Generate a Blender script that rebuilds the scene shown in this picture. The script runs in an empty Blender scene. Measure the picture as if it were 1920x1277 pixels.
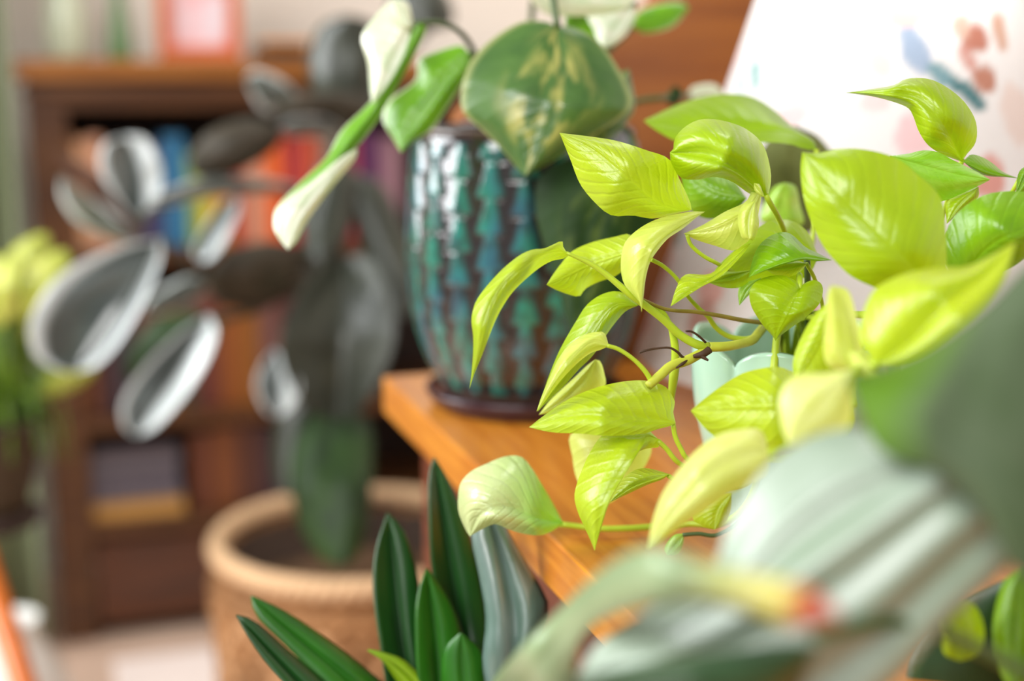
import bpy, bmesh, math, random
from mathutils import Vector, Matrix, noise
random.seed(7)
S = bpy.context.scene
COL = S.collection
# ------------------------------------------------------------ camera
F = 2600.0; PITCH = math.radians(11.5); CAMZ = 1.0; FOCUS = 0.665
cd = bpy.data.cameras.new('camera'); cam = bpy.data.objects.new('camera', cd); COL.objects.link(cam)
cam.location = (0, 0, CAMZ); cam.rotation_euler = (math.radians(90)-PITCH, 0, 0)
cd.sensor_fit = 'HORIZONTAL'; cd.sensor_width = 36; cd.lens = 36*F/1920
cd.clip_start = .01
cd.dof.use_dof = True; cd.dof.focus_distance = FOCUS; cd.dof.aperture_fstop = 2.7
S.camera = cam
# ------------------------------------------------------------ world, lights, exposure
w = bpy.data.worlds.new('world'); S.world = w; w.use_nodes = True
bg = w.node_tree.nodes['Background']; bg.inputs[0].default_value = (1.0, .975, .95, 1); bg.inputs[1].default_value = .32
def area(name, loc, target, sx, sy, power, col=(1,1,1)):
    l = bpy.data.lights.new(name, 'AREA'); l.shape = 'RECTANGLE'; l.size = sx; l.size_y = sy; l.energy = power; l.color = col
    o = bpy.data.objects.new(name, l); COL.objects.link(o); o.location = loc
    o.rotation_euler = (Vector(target)-Vector(loc)).to_track_quat('-Z', 'Y').to_euler(); return o
area('window_light', (-2.1, 1.15, 1.7), (.1, .9, .85), 1.3, 1.7, 76, (.95, .98, 1))
area('second_window_light', (-.9, -1.0, 2.2), (.2, .9, .8), 1.7, 1.2, 66, (1, .99, .97))
area('wall_fill_light', (.5, 1.95, 2.6), (.2, 2.78, 1.2), .5, .3, 9, (1, .97, .93))  # added fill to brighten the back wall, no fixture there
S.view_settings.view_transform = 'Standard'; S.view_settings.look = 'None'
S.view_settings.exposure = .2; S.view_settings.gamma = 1; S.view_settings.use_curve_mapping = False
S.cycles.use_denoising = True; S.cycles.max_bounces = 8; S.cycles.transparent_max_bounces = 6
# ------------------------------------------------------------ helpers
CP, SP = math.cos(PITCH), math.sin(PITCH)
def P(x, y, d):
    """world point seen at pixel x,y of the 1920x1277 photo, d metres deep"""
    a = (x-960)/F; b = (638.5-y)/F
    return Vector((d*a, d*(CP+b*SP), CAMZ+d*(-SP+b*CP)))
def on_plane(x, y, z):
    r = P(x, y, 1)-Vector((0, 0, CAMZ)); return Vector((0, 0, CAMZ))+r*((z-CAMZ)/r.z)
ANG = math.radians(18); E1 = Vector((math.cos(ANG), math.sin(ANG), 0)); E2 = Vector((-math.sin(ANG), math.cos(ANG), 0))
def RM(a, b, z): return E1*a+E2*b+Vector((0, 0, z))
def tag(o, label=None, cat=None, group=None, kind=None):
    for k, v in (('label', label), ('category', cat), ('group', group), ('kind', kind)):
        if v: o[k] = v
    return o
def empty(name, loc, label, cat, group=None, rz=0):
    o = bpy.data.objects.new(name, None); COL.objects.link(o); o.location = loc; o.rotation_euler = (0, 0, rz)
    bpy.context.view_layer.update()
    return tag(o, label, cat, group)
def link(name, me, mat, parent=None, smooth=True):
    o = bpy.data.objects.new(name, me); COL.objects.link(o)
    if mat: me.materials.append(mat)
    if smooth:
        for p in me.polygons: p.use_smooth = True
    if parent is not None:
        o.parent = parent
        root = parent
        m = Matrix.Identity(4)
        while root is not None:
            m = Matrix.LocRotScale(root.location, root.rotation_euler, None) @ m if root.parent is None else root.matrix_basis @ m
            root = root.parent
        if m != Matrix.Identity(4): me.transform(m.inverted())
    return o
def mesh(name, vs, fs):
    me = bpy.data.meshes.new(name); me.from_pydata([tuple(v) for v in vs], [], fs); me.update(); return me
def box_mesh(name, a0, a1, b0, b1, z0, z1, bev=.002, frame=None, seg=2):
    """bevelled box in room axes"""
    bm = bmesh.new(); bmesh.ops.create_cube(bm, size=1)
    for v in bm.verts:
        a = a0+(v.co.x+.5)*(a1-a0); b = b0+(v.co.y+.5)*(b1-b0); z = z0+(v.co.z+.5)*(z1-z0)
        v.co = (frame or RM)(a, b, z)
    if bev: bmesh.ops.bevel(bm, geom=bm.edges[:], offset=bev, segments=seg, affect='EDGES', profile=.6)
    me = bpy.data.meshes.new(name); bm.to_mesh(me); bm.free(); return me
def cr(pts, t):
    """catmull-rom by arc length, t 0..1, pts list of tuples (any dim)"""
    n = len(pts)
    if n == 2: return [a+(b-a)*t for a, b in zip(*pts)]
    L = [0]
    for i in range(n-1): L.append(L[-1]+max(1e-9, math.dist(pts[i][:2], pts[i+1][:2])))
    s = t*L[-1]; i = 0
    while i < n-2 and s > L[i+1]: i += 1
    k = (s-L[i])/(L[i+1]-L[i])
    p1, p2 = pts[i], pts[i+1]; p0 = pts[i-1] if i else [2*a-b for a, b in zip(p1, p2)]; p3 = pts[i+2] if i+2 < n else [2*b-a for a, b in zip(p1, p2)]
    return [.5*(2*b+(c-a)*k+(2*a-5*b+4*c-d)*k*k+(-a+3*b-3*c+d)*k**3) for a, b, c, d in zip(p0, p1, p2, p3)]
def lin(vals, t):
    if len(vals) == 1: return vals[0]
    x = t*(len(vals)-1); i = min(int(x), len(vals)-2); k = x-i; k = k*k*(3-2*k) if len(vals) > 3 else k
    return vals[i]+(vals[i+1]-vals[i])*k
def leaf(parent, mat, base, tip, mid, left, right, d, el=.006, er=.006, bow=.002, nu=22, nv=6, thick=0, wav=.0012, crease=.0008, name='leaf', label=None):
    """a leaf blade: midrib, two edges (photo positions) and real depth along and across"""
    M = [base]+mid+[tip]; L = [base]+left+[tip]; R = [base]+right+[tip]
    vs = []; uv = []; sd = random.random()*50
    cols = [-(1-i/nv) for i in range(nv)]+[0]+[(i+1)/nv for i in range(nv)]
    scale = sum(d)/len(d)/.66
    for i in range(nu+1):
        t = i/nu; u = t
        m = cr(M, u); l = cr(L, u); r = cr(R, u); dm = lin(d, u); env = math.sin(math.pi*min(1, max(0, u)))**.6
        for v in cols:
            e = l if v < 0 else r; off = el if v < 0 else er; a = abs(v)
            x = m[0]+(e[0]-m[0])*a; y = m[1]+(e[1]-m[1])*a
            dd = dm+off*env*a**1.4-bow*env*math.sin(math.pi*a)
            dd += (wav*scale*env*a*noise.noise(Vector((u*3.5+sd, v*1.5, sd)))*2) + crease*scale*env*math.exp(-(a/.12)**2)
            vs.append(P(x, y, dd)); uv.append((u, .5+v*.5))
    nc = len(cols); fs = []
    for i in range(nu):
        for j in range(nc-1):
            a = i*nc+j; fs.append((a, a+1, a+nc+1, a+nc))
    me = mesh(name, vs, fs)
    ul = me.uv_layers.new(name='UVMap')
    for lp in me.loops: ul.data[lp.index].uv = uv[lp.vertex_index]
    o = link(name, me, mat, parent)
    if thick:
        md = o.modifiers.new('thickness', 'SOLIDIFY'); md.thickness = thick; md.offset = 0
    if label: o['label'] = label
    return o
def tube_mesh(pts, rad, seg=8, cap=True):
    """pts world vectors; rad number or list"""
    n = len(pts); vs = []; fs = []; up = Vector((0, 0, 1)); prev = None
    for i, p in enumerate(pts):
        t = (pts[min(i+1, n-1)]-pts[max(i-1, 0)]).normalized()
        if prev is None: s = t.cross(up if abs(t.z) < .95 else Vector((1, 0, 0))).normalized()
        else: s = (prev-t*prev.dot(t)).normalized()
        prev = s; b = t.cross(s); r = lin(rad, i/(n-1)) if isinstance(rad, (list, tuple)) else rad
        for k in range(seg):
            a = 2*math.pi*k/seg; vs.append(p+s*(r*math.cos(a))+b*(r*math.sin(a)))
    for i in range(n-1):
        for k in range(seg): fs.append((i*seg+k, i*seg+(k+1) % seg, (i+1)*seg+(k+1) % seg, (i+1)*seg+k))
    if cap: fs.append(tuple(range(seg))[::-1]); fs.append(tuple((n-1)*seg+k for k in range(seg)))
    return mesh('tube', vs, fs)
def stem(parent, mat, pts, rad, name='stem', n=None, label=None, seg=8):
    """pts (x, y, depth) in the photo"""
    n = n or max(8, 5*len(pts)); w = [P(*cr(pts, i/n)) for i in range(n+1)]
    o = link(name, tube_mesh(w, rad, seg), mat, parent)
    if label: o['label'] = label
    return o
def lathe(name, prof, c, mat, parent, seg=64, fn=None, smooth=True):
    vs = []; fs = []; n = len(prof)
    for i, (r, z) in enumerate(prof):
        for k in range(seg):
            a = 2*math.pi*k/seg; rr, zz = (r, z) if fn is None else fn(r, z, a, i/(n-1))
            vs.append(Vector(c)+Vector((rr*math.cos(a), rr*math.sin(a), zz)))
    for i in range(n-1):
        for k in range(seg): fs.append((i*seg+k, i*seg+(k+1) % seg, (i+1)*seg+(k+1) % seg, (i+1)*seg+k))
    if prof[0][0] > 1e-4: fs.append(tuple(range(seg))[::-1])
    if prof[-1][0] > 1e-4: fs.append(tuple((n-1)*seg+k for k in range(seg)))
    return link(name, mesh(name, vs, fs), mat, parent, smooth)
def smooth_prof(pts, n): return [tuple(cr(pts, i/n)) for i in range(n+1)]
# ------------------------------------------------------------ materials
def srgb(r, g, b):
    f = lambda c: (c/255/12.92) if c <= 10 else ((c/255+.055)/1.055)**2.4
    return (f(r), f(g), f(b), 1)
def new_mat(name):
    m = bpy.data.materials.new(name); m.use_nodes = True; nt = m.node_tree; b = nt.nodes['Principled BSDF']; return m, nt, b
def N(nt, t, **kw):
    n = nt.nodes.new(t)
    for k, v in kw.items():
        if k in n.inputs.keys(): n.inputs[k].default_value = v
        else: setattr(n, k, v)
    return n
def bump(nt, b, src, strength, dist):
    bp = N(nt, 'ShaderNodeBump'); bp.inputs['Strength'].default_value = strength; bp.inputs['Distance'].default_value = dist
    nt.links.new(src, bp.inputs['Height']); nt.links.new(bp.outputs[0], b.inputs['Normal']); return bp
def plain(name, col, rough=.5, noise_amt=.15, scale=30, bmp=.1, spec=.5, stretch=(1,1,1)):
    m, nt, b = new_mat(name)
    tc = N(nt, 'ShaderNodeTexCoord'); mp = N(nt, 'ShaderNodeMapping'); mp.inputs['Scale'].default_value = stretch
    nz = N(nt, 'ShaderNodeTexNoise'); nz.inputs['Scale'].default_value = scale; nz.inputs['Detail'].default_value = 4
    nt.links.new(tc.outputs['Object'], mp.inputs[0]); nt.links.new(mp.outputs[0], nz.inputs[0])
    mx = N(nt, 'ShaderNodeMix', data_type='RGBA'); mx.inputs['A'].default_value = col
    mx.inputs[6].default_value = col; mx.inputs[7].default_value = tuple(c*(1-noise_amt*2) for c in col[:3])+(1,)
    nt.links.new(nz.outputs[0], mx.inputs[0]); nt.links.new(mx.outputs[2], b.inputs['Base Color'])
    b.inputs['Roughness'].default_value = rough; b.inputs['Specular IOR Level'].default_value = spec
    if bmp: bump(nt, b, nz.outputs[0], bmp, .002)
    return m
def wood(name, c1, c2, rough=.35, scale=18, axis=E1, coat=0, blotch=.0):
    m, nt, b = new_mat(name)
    tc = N(nt, 'ShaderNodeTexCoord'); mp = N(nt, 'ShaderNodeMapping', vector_type='TEXTURE')
    mp.inputs['Rotation'].default_value = (0, 0, math.atan2(axis.y, axis.x)); mp.inputs['Scale'].default_value = (12, 1, 1)
    nt.links.new(tc.outputs['Object'], mp.inputs[0])
    nz = N(nt, 'ShaderNodeTexNoise'); nz.inputs['Scale'].default_value = scale*7; nz.inputs['Detail'].default_value = 5; nz.inputs['Distortion'].default_value = .6
    nt.links.new(mp.outputs[0], nz.inputs[0])
    rp = N(nt, 'ShaderNodeValToRGB'); rp.color_ramp.elements[0].position = .35; rp.color_ramp.elements[1].position = .62
    rp.color_ramp.elements[0].color = c2; rp.color_ramp.elements[1].color = c1
    nt.links.new(nz.outputs[0], rp.inputs[0]); nt.links.new(rp.outputs[0], b.inputs['Base Color'])
    b.inputs['Roughness'].default_value = rough; b.inputs['Coat Weight'].default_value = coat; b.inputs['Coat Roughness'].default_value = .25
    bump(nt, b, nz.outputs[0], .25, .001); return m
def leafmat(name, col, col2=None, trans=.4, tcol=None, rough=.3, veins=11, vstr=.25, nscale=4, spec=.7, vary=.16, splash=None, edge=None, coat=0, tipcol=None, spots=False, edw=(.455, .49), half=False, rampt=(.66, .85)):
    m, nt, b = new_mat(name); lk = nt.links.new
    tc = N(nt, 'ShaderNodeTexCoord'); sp = N(nt, 'ShaderNodeSeparateXYZ'); lk(tc.outputs['UV'], sp.inputs[0])
    def mth(op, a, bb=None):
        n = N(nt, 'ShaderNodeMath', operation=op)
        for i, q in enumerate((a, bb)):
            if q is None: continue
            if isinstance(q, (int, float)): n.inputs[i].default_value = q
            else: lk(q, n.inputs[i])
        return n.outputs[0]
    av = mth('ABSOLUTE', mth('SUBTRACT', sp.outputs['Y'], .5))
    nz = N(nt, 'ShaderNodeTexNoise'); nz.inputs['Scale'].default_value = nscale; nz.inputs['Detail'].default_value = 3; lk(tc.outputs['UV'], nz.inputs[0])
    ph = mth('ADD', mth('SUBTRACT', sp.outputs['X'], mth('MULTIPLY', av, .55)), mth('MULTIPLY', nz.outputs[0], .06))
    wv = mth('SINE', mth('MULTIPLY', ph, veins*6.283))
    wv = mth('MULTIPLY', mth('ADD', wv, 1), .5)
    vein = mth('POWER', wv, 5)
    rib = mth('POWER', mth('MAXIMUM', mth('SUBTRACT', 1, mth('MULTIPLY', av, 26)), 0), .7)
    fine = N(nt, 'ShaderNodeTexNoise'); fine.inputs['Scale'].default_value = 40; fine.inputs['Detail'].default_value = 3; lk(tc.outputs['UV'], fine.inputs[0])
    h = mth('ADD', mth('ADD', mth('MULTIPLY', vein, -.5), mth('MULTIPLY', rib, -1.2)), mth('MULTIPLY', fine.outputs[0], .55))
    bump(nt, b, h, vstr, .0014)
    col2 = col2 or tuple(c*.75 for c in col[:3])+(1,)
    rp = N(nt, 'ShaderNodeValToRGB'); rp.color_ramp.elements[0].position = .35; rp.color_ramp.elements[1].position = .65
    rp.color_ramp.elements[0].color = col; rp.color_ramp.elements[1].color = col2; lk(nz.outputs[0], rp.inputs[0])
    cur = rp.outputs[0]
    def mixc(fac, c):
        nonlocal cur
        mx = N(nt, 'ShaderNodeMix', data_type='RGBA'); lk(fac, mx.inputs[0]); lk(cur, mx.inputs[6]); mx.inputs[7].default_value = c; cur = mx.outputs[2]
    mixc(mth('MULTIPLY', mth('ADD', mth('MULTIPLY', vein, .3), mth('MULTIPLY', rib, .6)), vary), tuple(min(1, c*1.5+.02) for c in col[:3])+(1,))
    if splash:
        mp = N(nt, 'ShaderNodeMapping'); mp.inputs['Scale'].default_value = (2.4, 5, 1); mp.inputs['Rotation'].default_value = (0, 0, .35); lk(tc.outputs['UV'], mp.inputs[0])
        n2 = N(nt, 'ShaderNodeTexNoise'); n2.inputs['Scale'].default_value = 1.6; n2.inputs['Detail'].default_value = 5; n2.inputs['Distortion'].default_value = .5; lk(mp.outputs[0], n2.inputs[0])
        r2 = N(nt, 'ShaderNodeMapRange'); r2.inputs[1].default_value = .47; r2.inputs[2].default_value = .66; lk(n2.outputs[0], r2.inputs[0])
        near = N(nt, 'ShaderNodeMapRange'); near.inputs[1].default_value = .34; near.inputs[2].default_value = .12; lk(av, near.inputs[0])
        mixc(mth('MULTIPLY', mth('MULTIPLY', r2.outputs[0], near.outputs[0]), .85), splash)
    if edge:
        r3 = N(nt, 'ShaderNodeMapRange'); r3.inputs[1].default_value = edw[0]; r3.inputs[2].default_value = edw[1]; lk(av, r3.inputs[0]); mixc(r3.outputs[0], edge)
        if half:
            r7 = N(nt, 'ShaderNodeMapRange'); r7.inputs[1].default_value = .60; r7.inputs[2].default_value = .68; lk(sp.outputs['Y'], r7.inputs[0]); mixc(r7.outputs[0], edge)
    if tipcol:
        r4 = N(nt, 'ShaderNodeMapRange'); r4.inputs[1].default_value = rampt[0]; r4.inputs[2].default_value = rampt[1]; lk(sp.outputs['X'], r4.inputs[0]); mixc(r4.outputs[0], tipcol[0])
        r5 = N(nt, 'ShaderNodeMapRange'); r5.inputs[1].default_value = .87; r5.inputs[2].default_value = .92; lk(sp.outputs['X'], r5.inputs[0]); mixc(r5.outputs[0], tipcol[1])
    if spots:
        n4 = N(nt, 'ShaderNodeTexVoronoi'); n4.inputs['Scale'].default_value = 7; lk(tc.outputs['UV'], n4.inputs[0])
        r6 = N(nt, 'ShaderNodeMapRange'); r6.inputs[1].default_value = .05; r6.inputs[2].default_value = .03; lk(n4.outputs['Distance'], r6.inputs[0])
        mixc(mth('MULTIPLY', r6.outputs[0], .45), srgb(120, 110, 20))
    lk(cur, b.inputs['Base Color'])
    b.inputs['Roughness'].default_value = rough; b.inputs['Specular IOR Level'].default_value = spec; b.inputs['Coat Weight'].default_value = coat; b.inputs['Coat Roughness'].default_value = .2
    if trans:
        tr = N(nt, 'ShaderNodeBsdfTranslucent')
        hs = N(nt, 'ShaderNodeMix', data_type='RGBA', blend_type='MULTIPLY'); hs.inputs[0].default_value = 1; lk(cur, hs.inputs[6]); hs.inputs[7].default_value = tcol or (1.12, 1.12, .8, 1)
        lk(hs.outputs[2], tr.inputs[0])
        ms = N(nt, 'ShaderNodeMixShader'); ms.inputs[0].default_value = trans; lk(b.outputs[0], ms.inputs[1]); lk(tr.outputs[0], ms.inputs[2])
        lk(ms.outputs[0], nt.nodes['Material Output'].inputs[0])
    return m
LM = {}
LM['neon'] = leafmat('neon_leaf', srgb(184, 208, 34), srgb(176, 202, 24), spots=True, coat=.35, vstr=.4)
LM['lime'] = leafmat('lime_leaf', srgb(166, 196, 14), srgb(158, 190, 10), coat=.35)
LM['mid'] = leafmat('mid_green_neon_leaf', srgb(142, 180, 14), srgb(132, 170, 10))
LM['green'] = leafmat('green_neon_leaf', srgb(128, 176, 10), srgb(112, 162, 6), trans=.35)
LM['pale'] = leafmat('sheen_pale_leaf', srgb(216, 228, 118), srgb(208, 222, 92), coat=.4)  # window sheen on the leaves painted in as a paler base colour
LM['cream'] = leafmat('cream_leaf', srgb(222, 232, 146), srgb(216, 228, 124))
LM['frosty'] = leafmat('pale_green_leaf', srgb(178, 214, 90), srgb(150, 200, 50), trans=.3, rough=.22, coat=.6)
LM['fresh'] = leafmat('fresh_green_leaf', srgb(140, 200, 40), srgb(160, 212, 80), trans=.3, rough=.22, coat=.6)
CREAM = srgb(214, 208, 120)
LM['marble'] = leafmat('marbled_leaf', srgb(80, 116, 50), srgb(62, 98, 44), trans=.2, splash=srgb(206, 196, 110), edge=srgb(150, 160, 100), rough=.32)
LM['marble_bright'] = leafmat('bright_marbled_leaf', srgb(112, 170, 20), srgb(96, 156, 16), trans=.3, edge=srgb(222, 226, 200), rough=.3)
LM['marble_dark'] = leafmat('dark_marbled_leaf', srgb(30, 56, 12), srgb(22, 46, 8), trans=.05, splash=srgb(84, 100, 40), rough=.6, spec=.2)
LM['marble_white'] = leafmat('creamy_marbled_leaf', srgb(226, 226, 206), srgb(200, 214, 180), trans=.3, rough=.22, coat=.6)
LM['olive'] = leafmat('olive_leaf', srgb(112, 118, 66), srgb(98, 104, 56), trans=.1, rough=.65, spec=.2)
LM['rubber'] = leafmat('rubber_leaf', srgb(58, 62, 50), srgb(42, 47, 38), trans=0, rough=.38, coat=.12, vstr=.15, spec=.4)
LM['rubber_sheen_edge'] = leafmat('rubber_leaf_sheen_edge', srgb(76, 82, 74), srgb(58, 64, 58), trans=0, rough=.25, coat=.7, vstr=.1, edge=srgb(214, 220, 216), spec=.8, edw=(.34, .42))  # pale edge colour paints the window reflection along the leaf margin
LM['rubber_sheen_half'] = leafmat('rubber_leaf_sheen_half', srgb(76, 84, 80), srgb(56, 64, 62), trans=0, rough=.25, coat=.6, vstr=.1, edge=srgb(204, 212, 212), spec=.8, edw=(.38, .44), half=True)  # right half painted pale as the gloss of window light
LM['sheen_toned'] = leafmat('sheen_toned_leaf', srgb(136, 196, 30), srgb(150, 206, 60), trans=.3, rough=.25, coat=.5, vstr=.5, tipcol=(srgb(206, 222, 160), srgb(206, 222, 160)), rampt=(.2, .55))  # whitish sheen toward the tip is painted into the colour
LM['rubber_under'] = leafmat('rubber_leaf_underside', srgb(58, 46, 28), srgb(40, 36, 16), trans=.05, rough=.55, vstr=.2)
LM['rubber_red'] = leafmat('rubber_leaf_reddish', srgb(96, 52, 24), srgb(76, 40, 20), trans=.1, rough=.5)
LM['rubber_green'] = leafmat('rubber_leaf_green', srgb(36, 54, 30), srgb(48, 74, 30), trans=.05, rough=.5, spec=.25, vstr=.15)
LM['strap'] = leafmat('strap_leaf', srgb(26, 76, 22), srgb(20, 62, 18), trans=.12, rough=.35, veins=1, vstr=.12, vary=.2)
LM['strap_bright'] = leafmat('bright_strap_leaf', srgb(44, 112, 20), srgb(36, 98, 16), trans=.2, rough=.32, veins=1, vstr=.1, vary=.2)
LM['strap_silver'] = leafmat('glossy_strap_leaf', srgb(82, 108, 96), srgb(110, 130, 124), trans=.05, rough=.28, veins=1, vstr=.15, coat=.6, spec=.8)
LM['strap_tip'] = leafmat('new_strap_leaf', srgb(150, 190, 30), trans=.3, veins=1)
LM['sage'] = leafmat('sage_strap_leaf', srgb(142, 166, 120), srgb(150, 172, 132), trans=.2, rough=.3, veins=1, vstr=.1, tipcol=(srgb(190, 182, 80), srgb(170, 70, 40)), coat=.3)
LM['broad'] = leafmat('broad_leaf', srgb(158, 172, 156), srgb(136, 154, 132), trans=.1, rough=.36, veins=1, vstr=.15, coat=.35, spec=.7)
LM['broad_shade'] = leafmat('broad_leaf_shade_tone', srgb(84, 98, 72), srgb(74, 90, 60), trans=.15, tipcol=(srgb(80, 116, 12), srgb(80, 116, 12)), spec=.2, rough=.6, veins=1, vstr=.15)  # leaf shade painted as darker colour, light shining through as green tip
LM['broad_deep'] = leafmat('shaded_green_leaf', srgb(40, 74, 36), srgb(34, 64, 30), trans=.1, rough=.35, veins=1, vstr=.15)  # darker copy of the broad leaf, its shaded side put into the colour
LM['white_sheen'] = leafmat('glossy_pale_leaf', srgb(196, 202, 192), srgb(178, 190, 174), trans=.1, rough=.25, veins=1, vstr=.1, coat=.5)
LM['spider'] = leafmat('spider_leaf', srgb(120, 156, 40), srgb(100, 140, 26), trans=.3, veins=1, edge=srgb(222, 222, 130), vstr=.1)
LM['croton'] = leafmat('yellow_leaf', srgb(214, 216, 110), srgb(190, 202, 80), trans=.35, veins=8)
M_stem = plain('vine_green', srgb(176, 198, 40), .45, .12, 60, .1)
M_vine = plain('vine_yellow', srgb(190, 196, 60), .5, .2, 90, .3)
M_browny = plain('vine_brownish', srgb(150, 130, 50), .5, .25, 120, .3)
M_root = plain('aerial_root', srgb(70, 40, 14), .7, .3, 200, .3)
M_dkstem = plain('dark_vine', srgb(74, 96, 44), .5, .2, 60, .1)
M_bark = plain('bark', srgb(84, 76, 56), .7, .3, 60, .4)
M_soil = plain('soil', srgb(62, 44, 28), .95, .4, 90, 1.0)
M_moss = plain('coir', srgb(118, 86, 56), .95, .4, 60, 1.0)
M_wall = plain('wall_paint', srgb(240, 230, 218), .85, .02, 8, .03)
M_floor = wood('floor_boards', srgb(200, 172, 152), srgb(180, 148, 126), .5, 8)
M_desk = wood('honey_wood', srgb(204, 130, 42), srgb(182, 106, 28), .28, 16, E2*-1, coat=.5)
M_apron = wood('dark_apron_wood', srgb(110, 50, 24), srgb(84, 36, 18), .45, 14, E2)
M_panel = wood('red_brown_wood', srgb(150, 86, 22), srgb(126, 66, 12), .45, 6, E1, coat=.1)
M_shelf = wood('walnut_wood', srgb(90, 55, 27), srgb(68, 38, 18), .38, 9, E1)
M_shelfdk = wood('walnut_wood_back', srgb(48, 28, 18), srgb(36, 20, 12), .6, 9, E1)
# ------------------------------------------------------------ the room
WB = 2.78
o = link('floor', box_mesh('floor', -3, 4, -1.5, WB+.1, -.1, 0, 0), M_floor, None, False); tag(o, kind='structure')
o = link('wall_back', box_mesh('wall_back', -3, 4, WB, WB+.1, 0, 2.7, 0), M_wall, None, False); tag(o, kind='structure')
o = link('wall_right', box_mesh('wall_right', 2.0, 2.1, -.9, WB, 0, 2.7, 0), M_wall, None, False); tag(o, kind='structure')
o = link('baseboard_back', box_mesh('bb', -3, 2, WB-.015, WB, 0, .1, .003), plain('white_paint', srgb(226, 222, 214), .5, .02), None, False); tag(o, kind='structure')
# ------------------------------------------------------------ bookcase
c0 = P(76, 600, 2.3); A0 = c0.dot(E1); B0 = c0.dot(E2)
def zat(y, x=250):                       # height on the bookcase front at photo row y
    r = P(x, y, 1)-Vector((0, 0, CAMZ)); k = B0/r.dot(E2); return CAMZ+r.z*k
def aat(x, y=500):
    r = P(x, y, 1)-Vector((0, 0, CAMZ)); k = B0/r.dot(E2); return r.dot(E1)*k
A1 = A0+1.0; DP = .29
bk = empty('bookcase', RM(A0+.5, B0+.15, 0), 'dark walnut bookcase standing against the back wall', 'bookcase')
# curtain at the left of the bookcase
cu = empty('curtain', RM(A0-.45, B0-.05, 0), 'sage green hanging curtain left of the bookcase', 'curtain')
vs = []; fs = []; n = 160
for j in range(13):
    z = .03+2.4*j/12
    for i in range(n+1):
        a = A0-.93+.905*i/n; b = B0-.02+.035*math.sin(i*.42+.15*math.sin(j))+.012*math.sin(i*.17)
        vs.append(RM(a, b, z))
for j in range(12):
    for i in range(n): q = j*(n+1)+i; fs.append((q, q+1, q+n+2, q+n+1))
o = link('drape', mesh('drape', vs, fs), plain('sage_cloth', srgb(132, 142, 108), .85, .12, 200, .2), cu); o.modifiers.new('t', 'SOLIDIFY').thickness = .003
link('curtain_rod', tube_mesh([RM(A0-1.0, B0-.02, 2.42), RM(A0-.02, B0-.02, 2.42)], .012, 12), M_panel, cu)
ztop = zat(112)
def bx(name, a0, a1, b0, b1, z0, z1, mat=M_shelf, parent=bk, bev=.003, label=None):
    o = link(name, box_mesh(name, a0, a1, b0, b1, z0, z1, bev), mat, parent, False)
    if label: o['label'] = label
    return o
bx('top_board', A0-.015, A1+.015, B0-.02, B0+DP, zat(150), ztop, wood('top_wood', srgb(156, 98, 40), srgb(128, 76, 28), .35, 9, E1), label='lighter orange-brown top board')
bx('frieze', A0, A1, B0, B0+.02, zat(205), zat(150)-.0005)
bx('moulding', A0-.005, A1+.005, B0-.012, B0-.0005, zat(180), zat(160))
bx('side_panel', A0, A0+.062, B0+.0005, B0+DP, 0, zat(150)-.001); bx('side_panel', A1-.062, A1, B0+.0005, B0+DP, 0, zat(150)-.001)
bx('back_panel', A0+.062, A1-.062, B0+DP-.012, B0+DP-.001, .05, zat(152), M_shelfdk)
S1, S2, S3 = zat(470), zat(782), zat(978)
for z in (S1, S2, S3): bx('shelf', A0+.0625, A1-.0625, B0+.004, B0+DP-.0125, z-.026, z)
dz0, dz1 = zat(1160), S3-.028
dr = bx('drawer', A0+.066, A0+.5-.004, B0-.006, B0+.014, dz0, dz1-.004, wood('drawer_wood', srgb(84, 44, 20), srgb(64, 32, 14), .35, 8, E1))
dr2 = bx('drawer', A0+.5+.004, A1-.066, B0-.006, B0+.014, dz0, dz1-.004, bpy.data.materials['drawer_wood'])
brass = plain('brass', srgb(150, 120, 60), .35, .1); brass.node_tree.nodes['Principled BSDF'].inputs['Metallic'].default_value = 1
for d_, aa in ((dr, A0+.28), (dr2, A0+.72)):
    k = lathe('knob', [(.004, 0), (.005, .008), (.013, .014), (.013, .02), (.006, .025), (0.0005, .026)], (0, 0, 0), brass, None, 20)
    k.parent = d_; k.matrix_parent_inverse = d_.matrix_basis.inverted(); 
    k.data.transform(Matrix.Translation(RM(aa, B0-.006, (dz0+dz1)/2)) @ Matrix.Rotation(ANG, 4, 'Z') @ Matrix.Rotation(math.radians(90), 4, 'X'))
    k.data.transform(Matrix.Translation(-bk.location))
bx('plinth', A0+.063, A1-.063, B0+.03, B0+.05, 0, dz0-.01, M_shelfdk)
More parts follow.
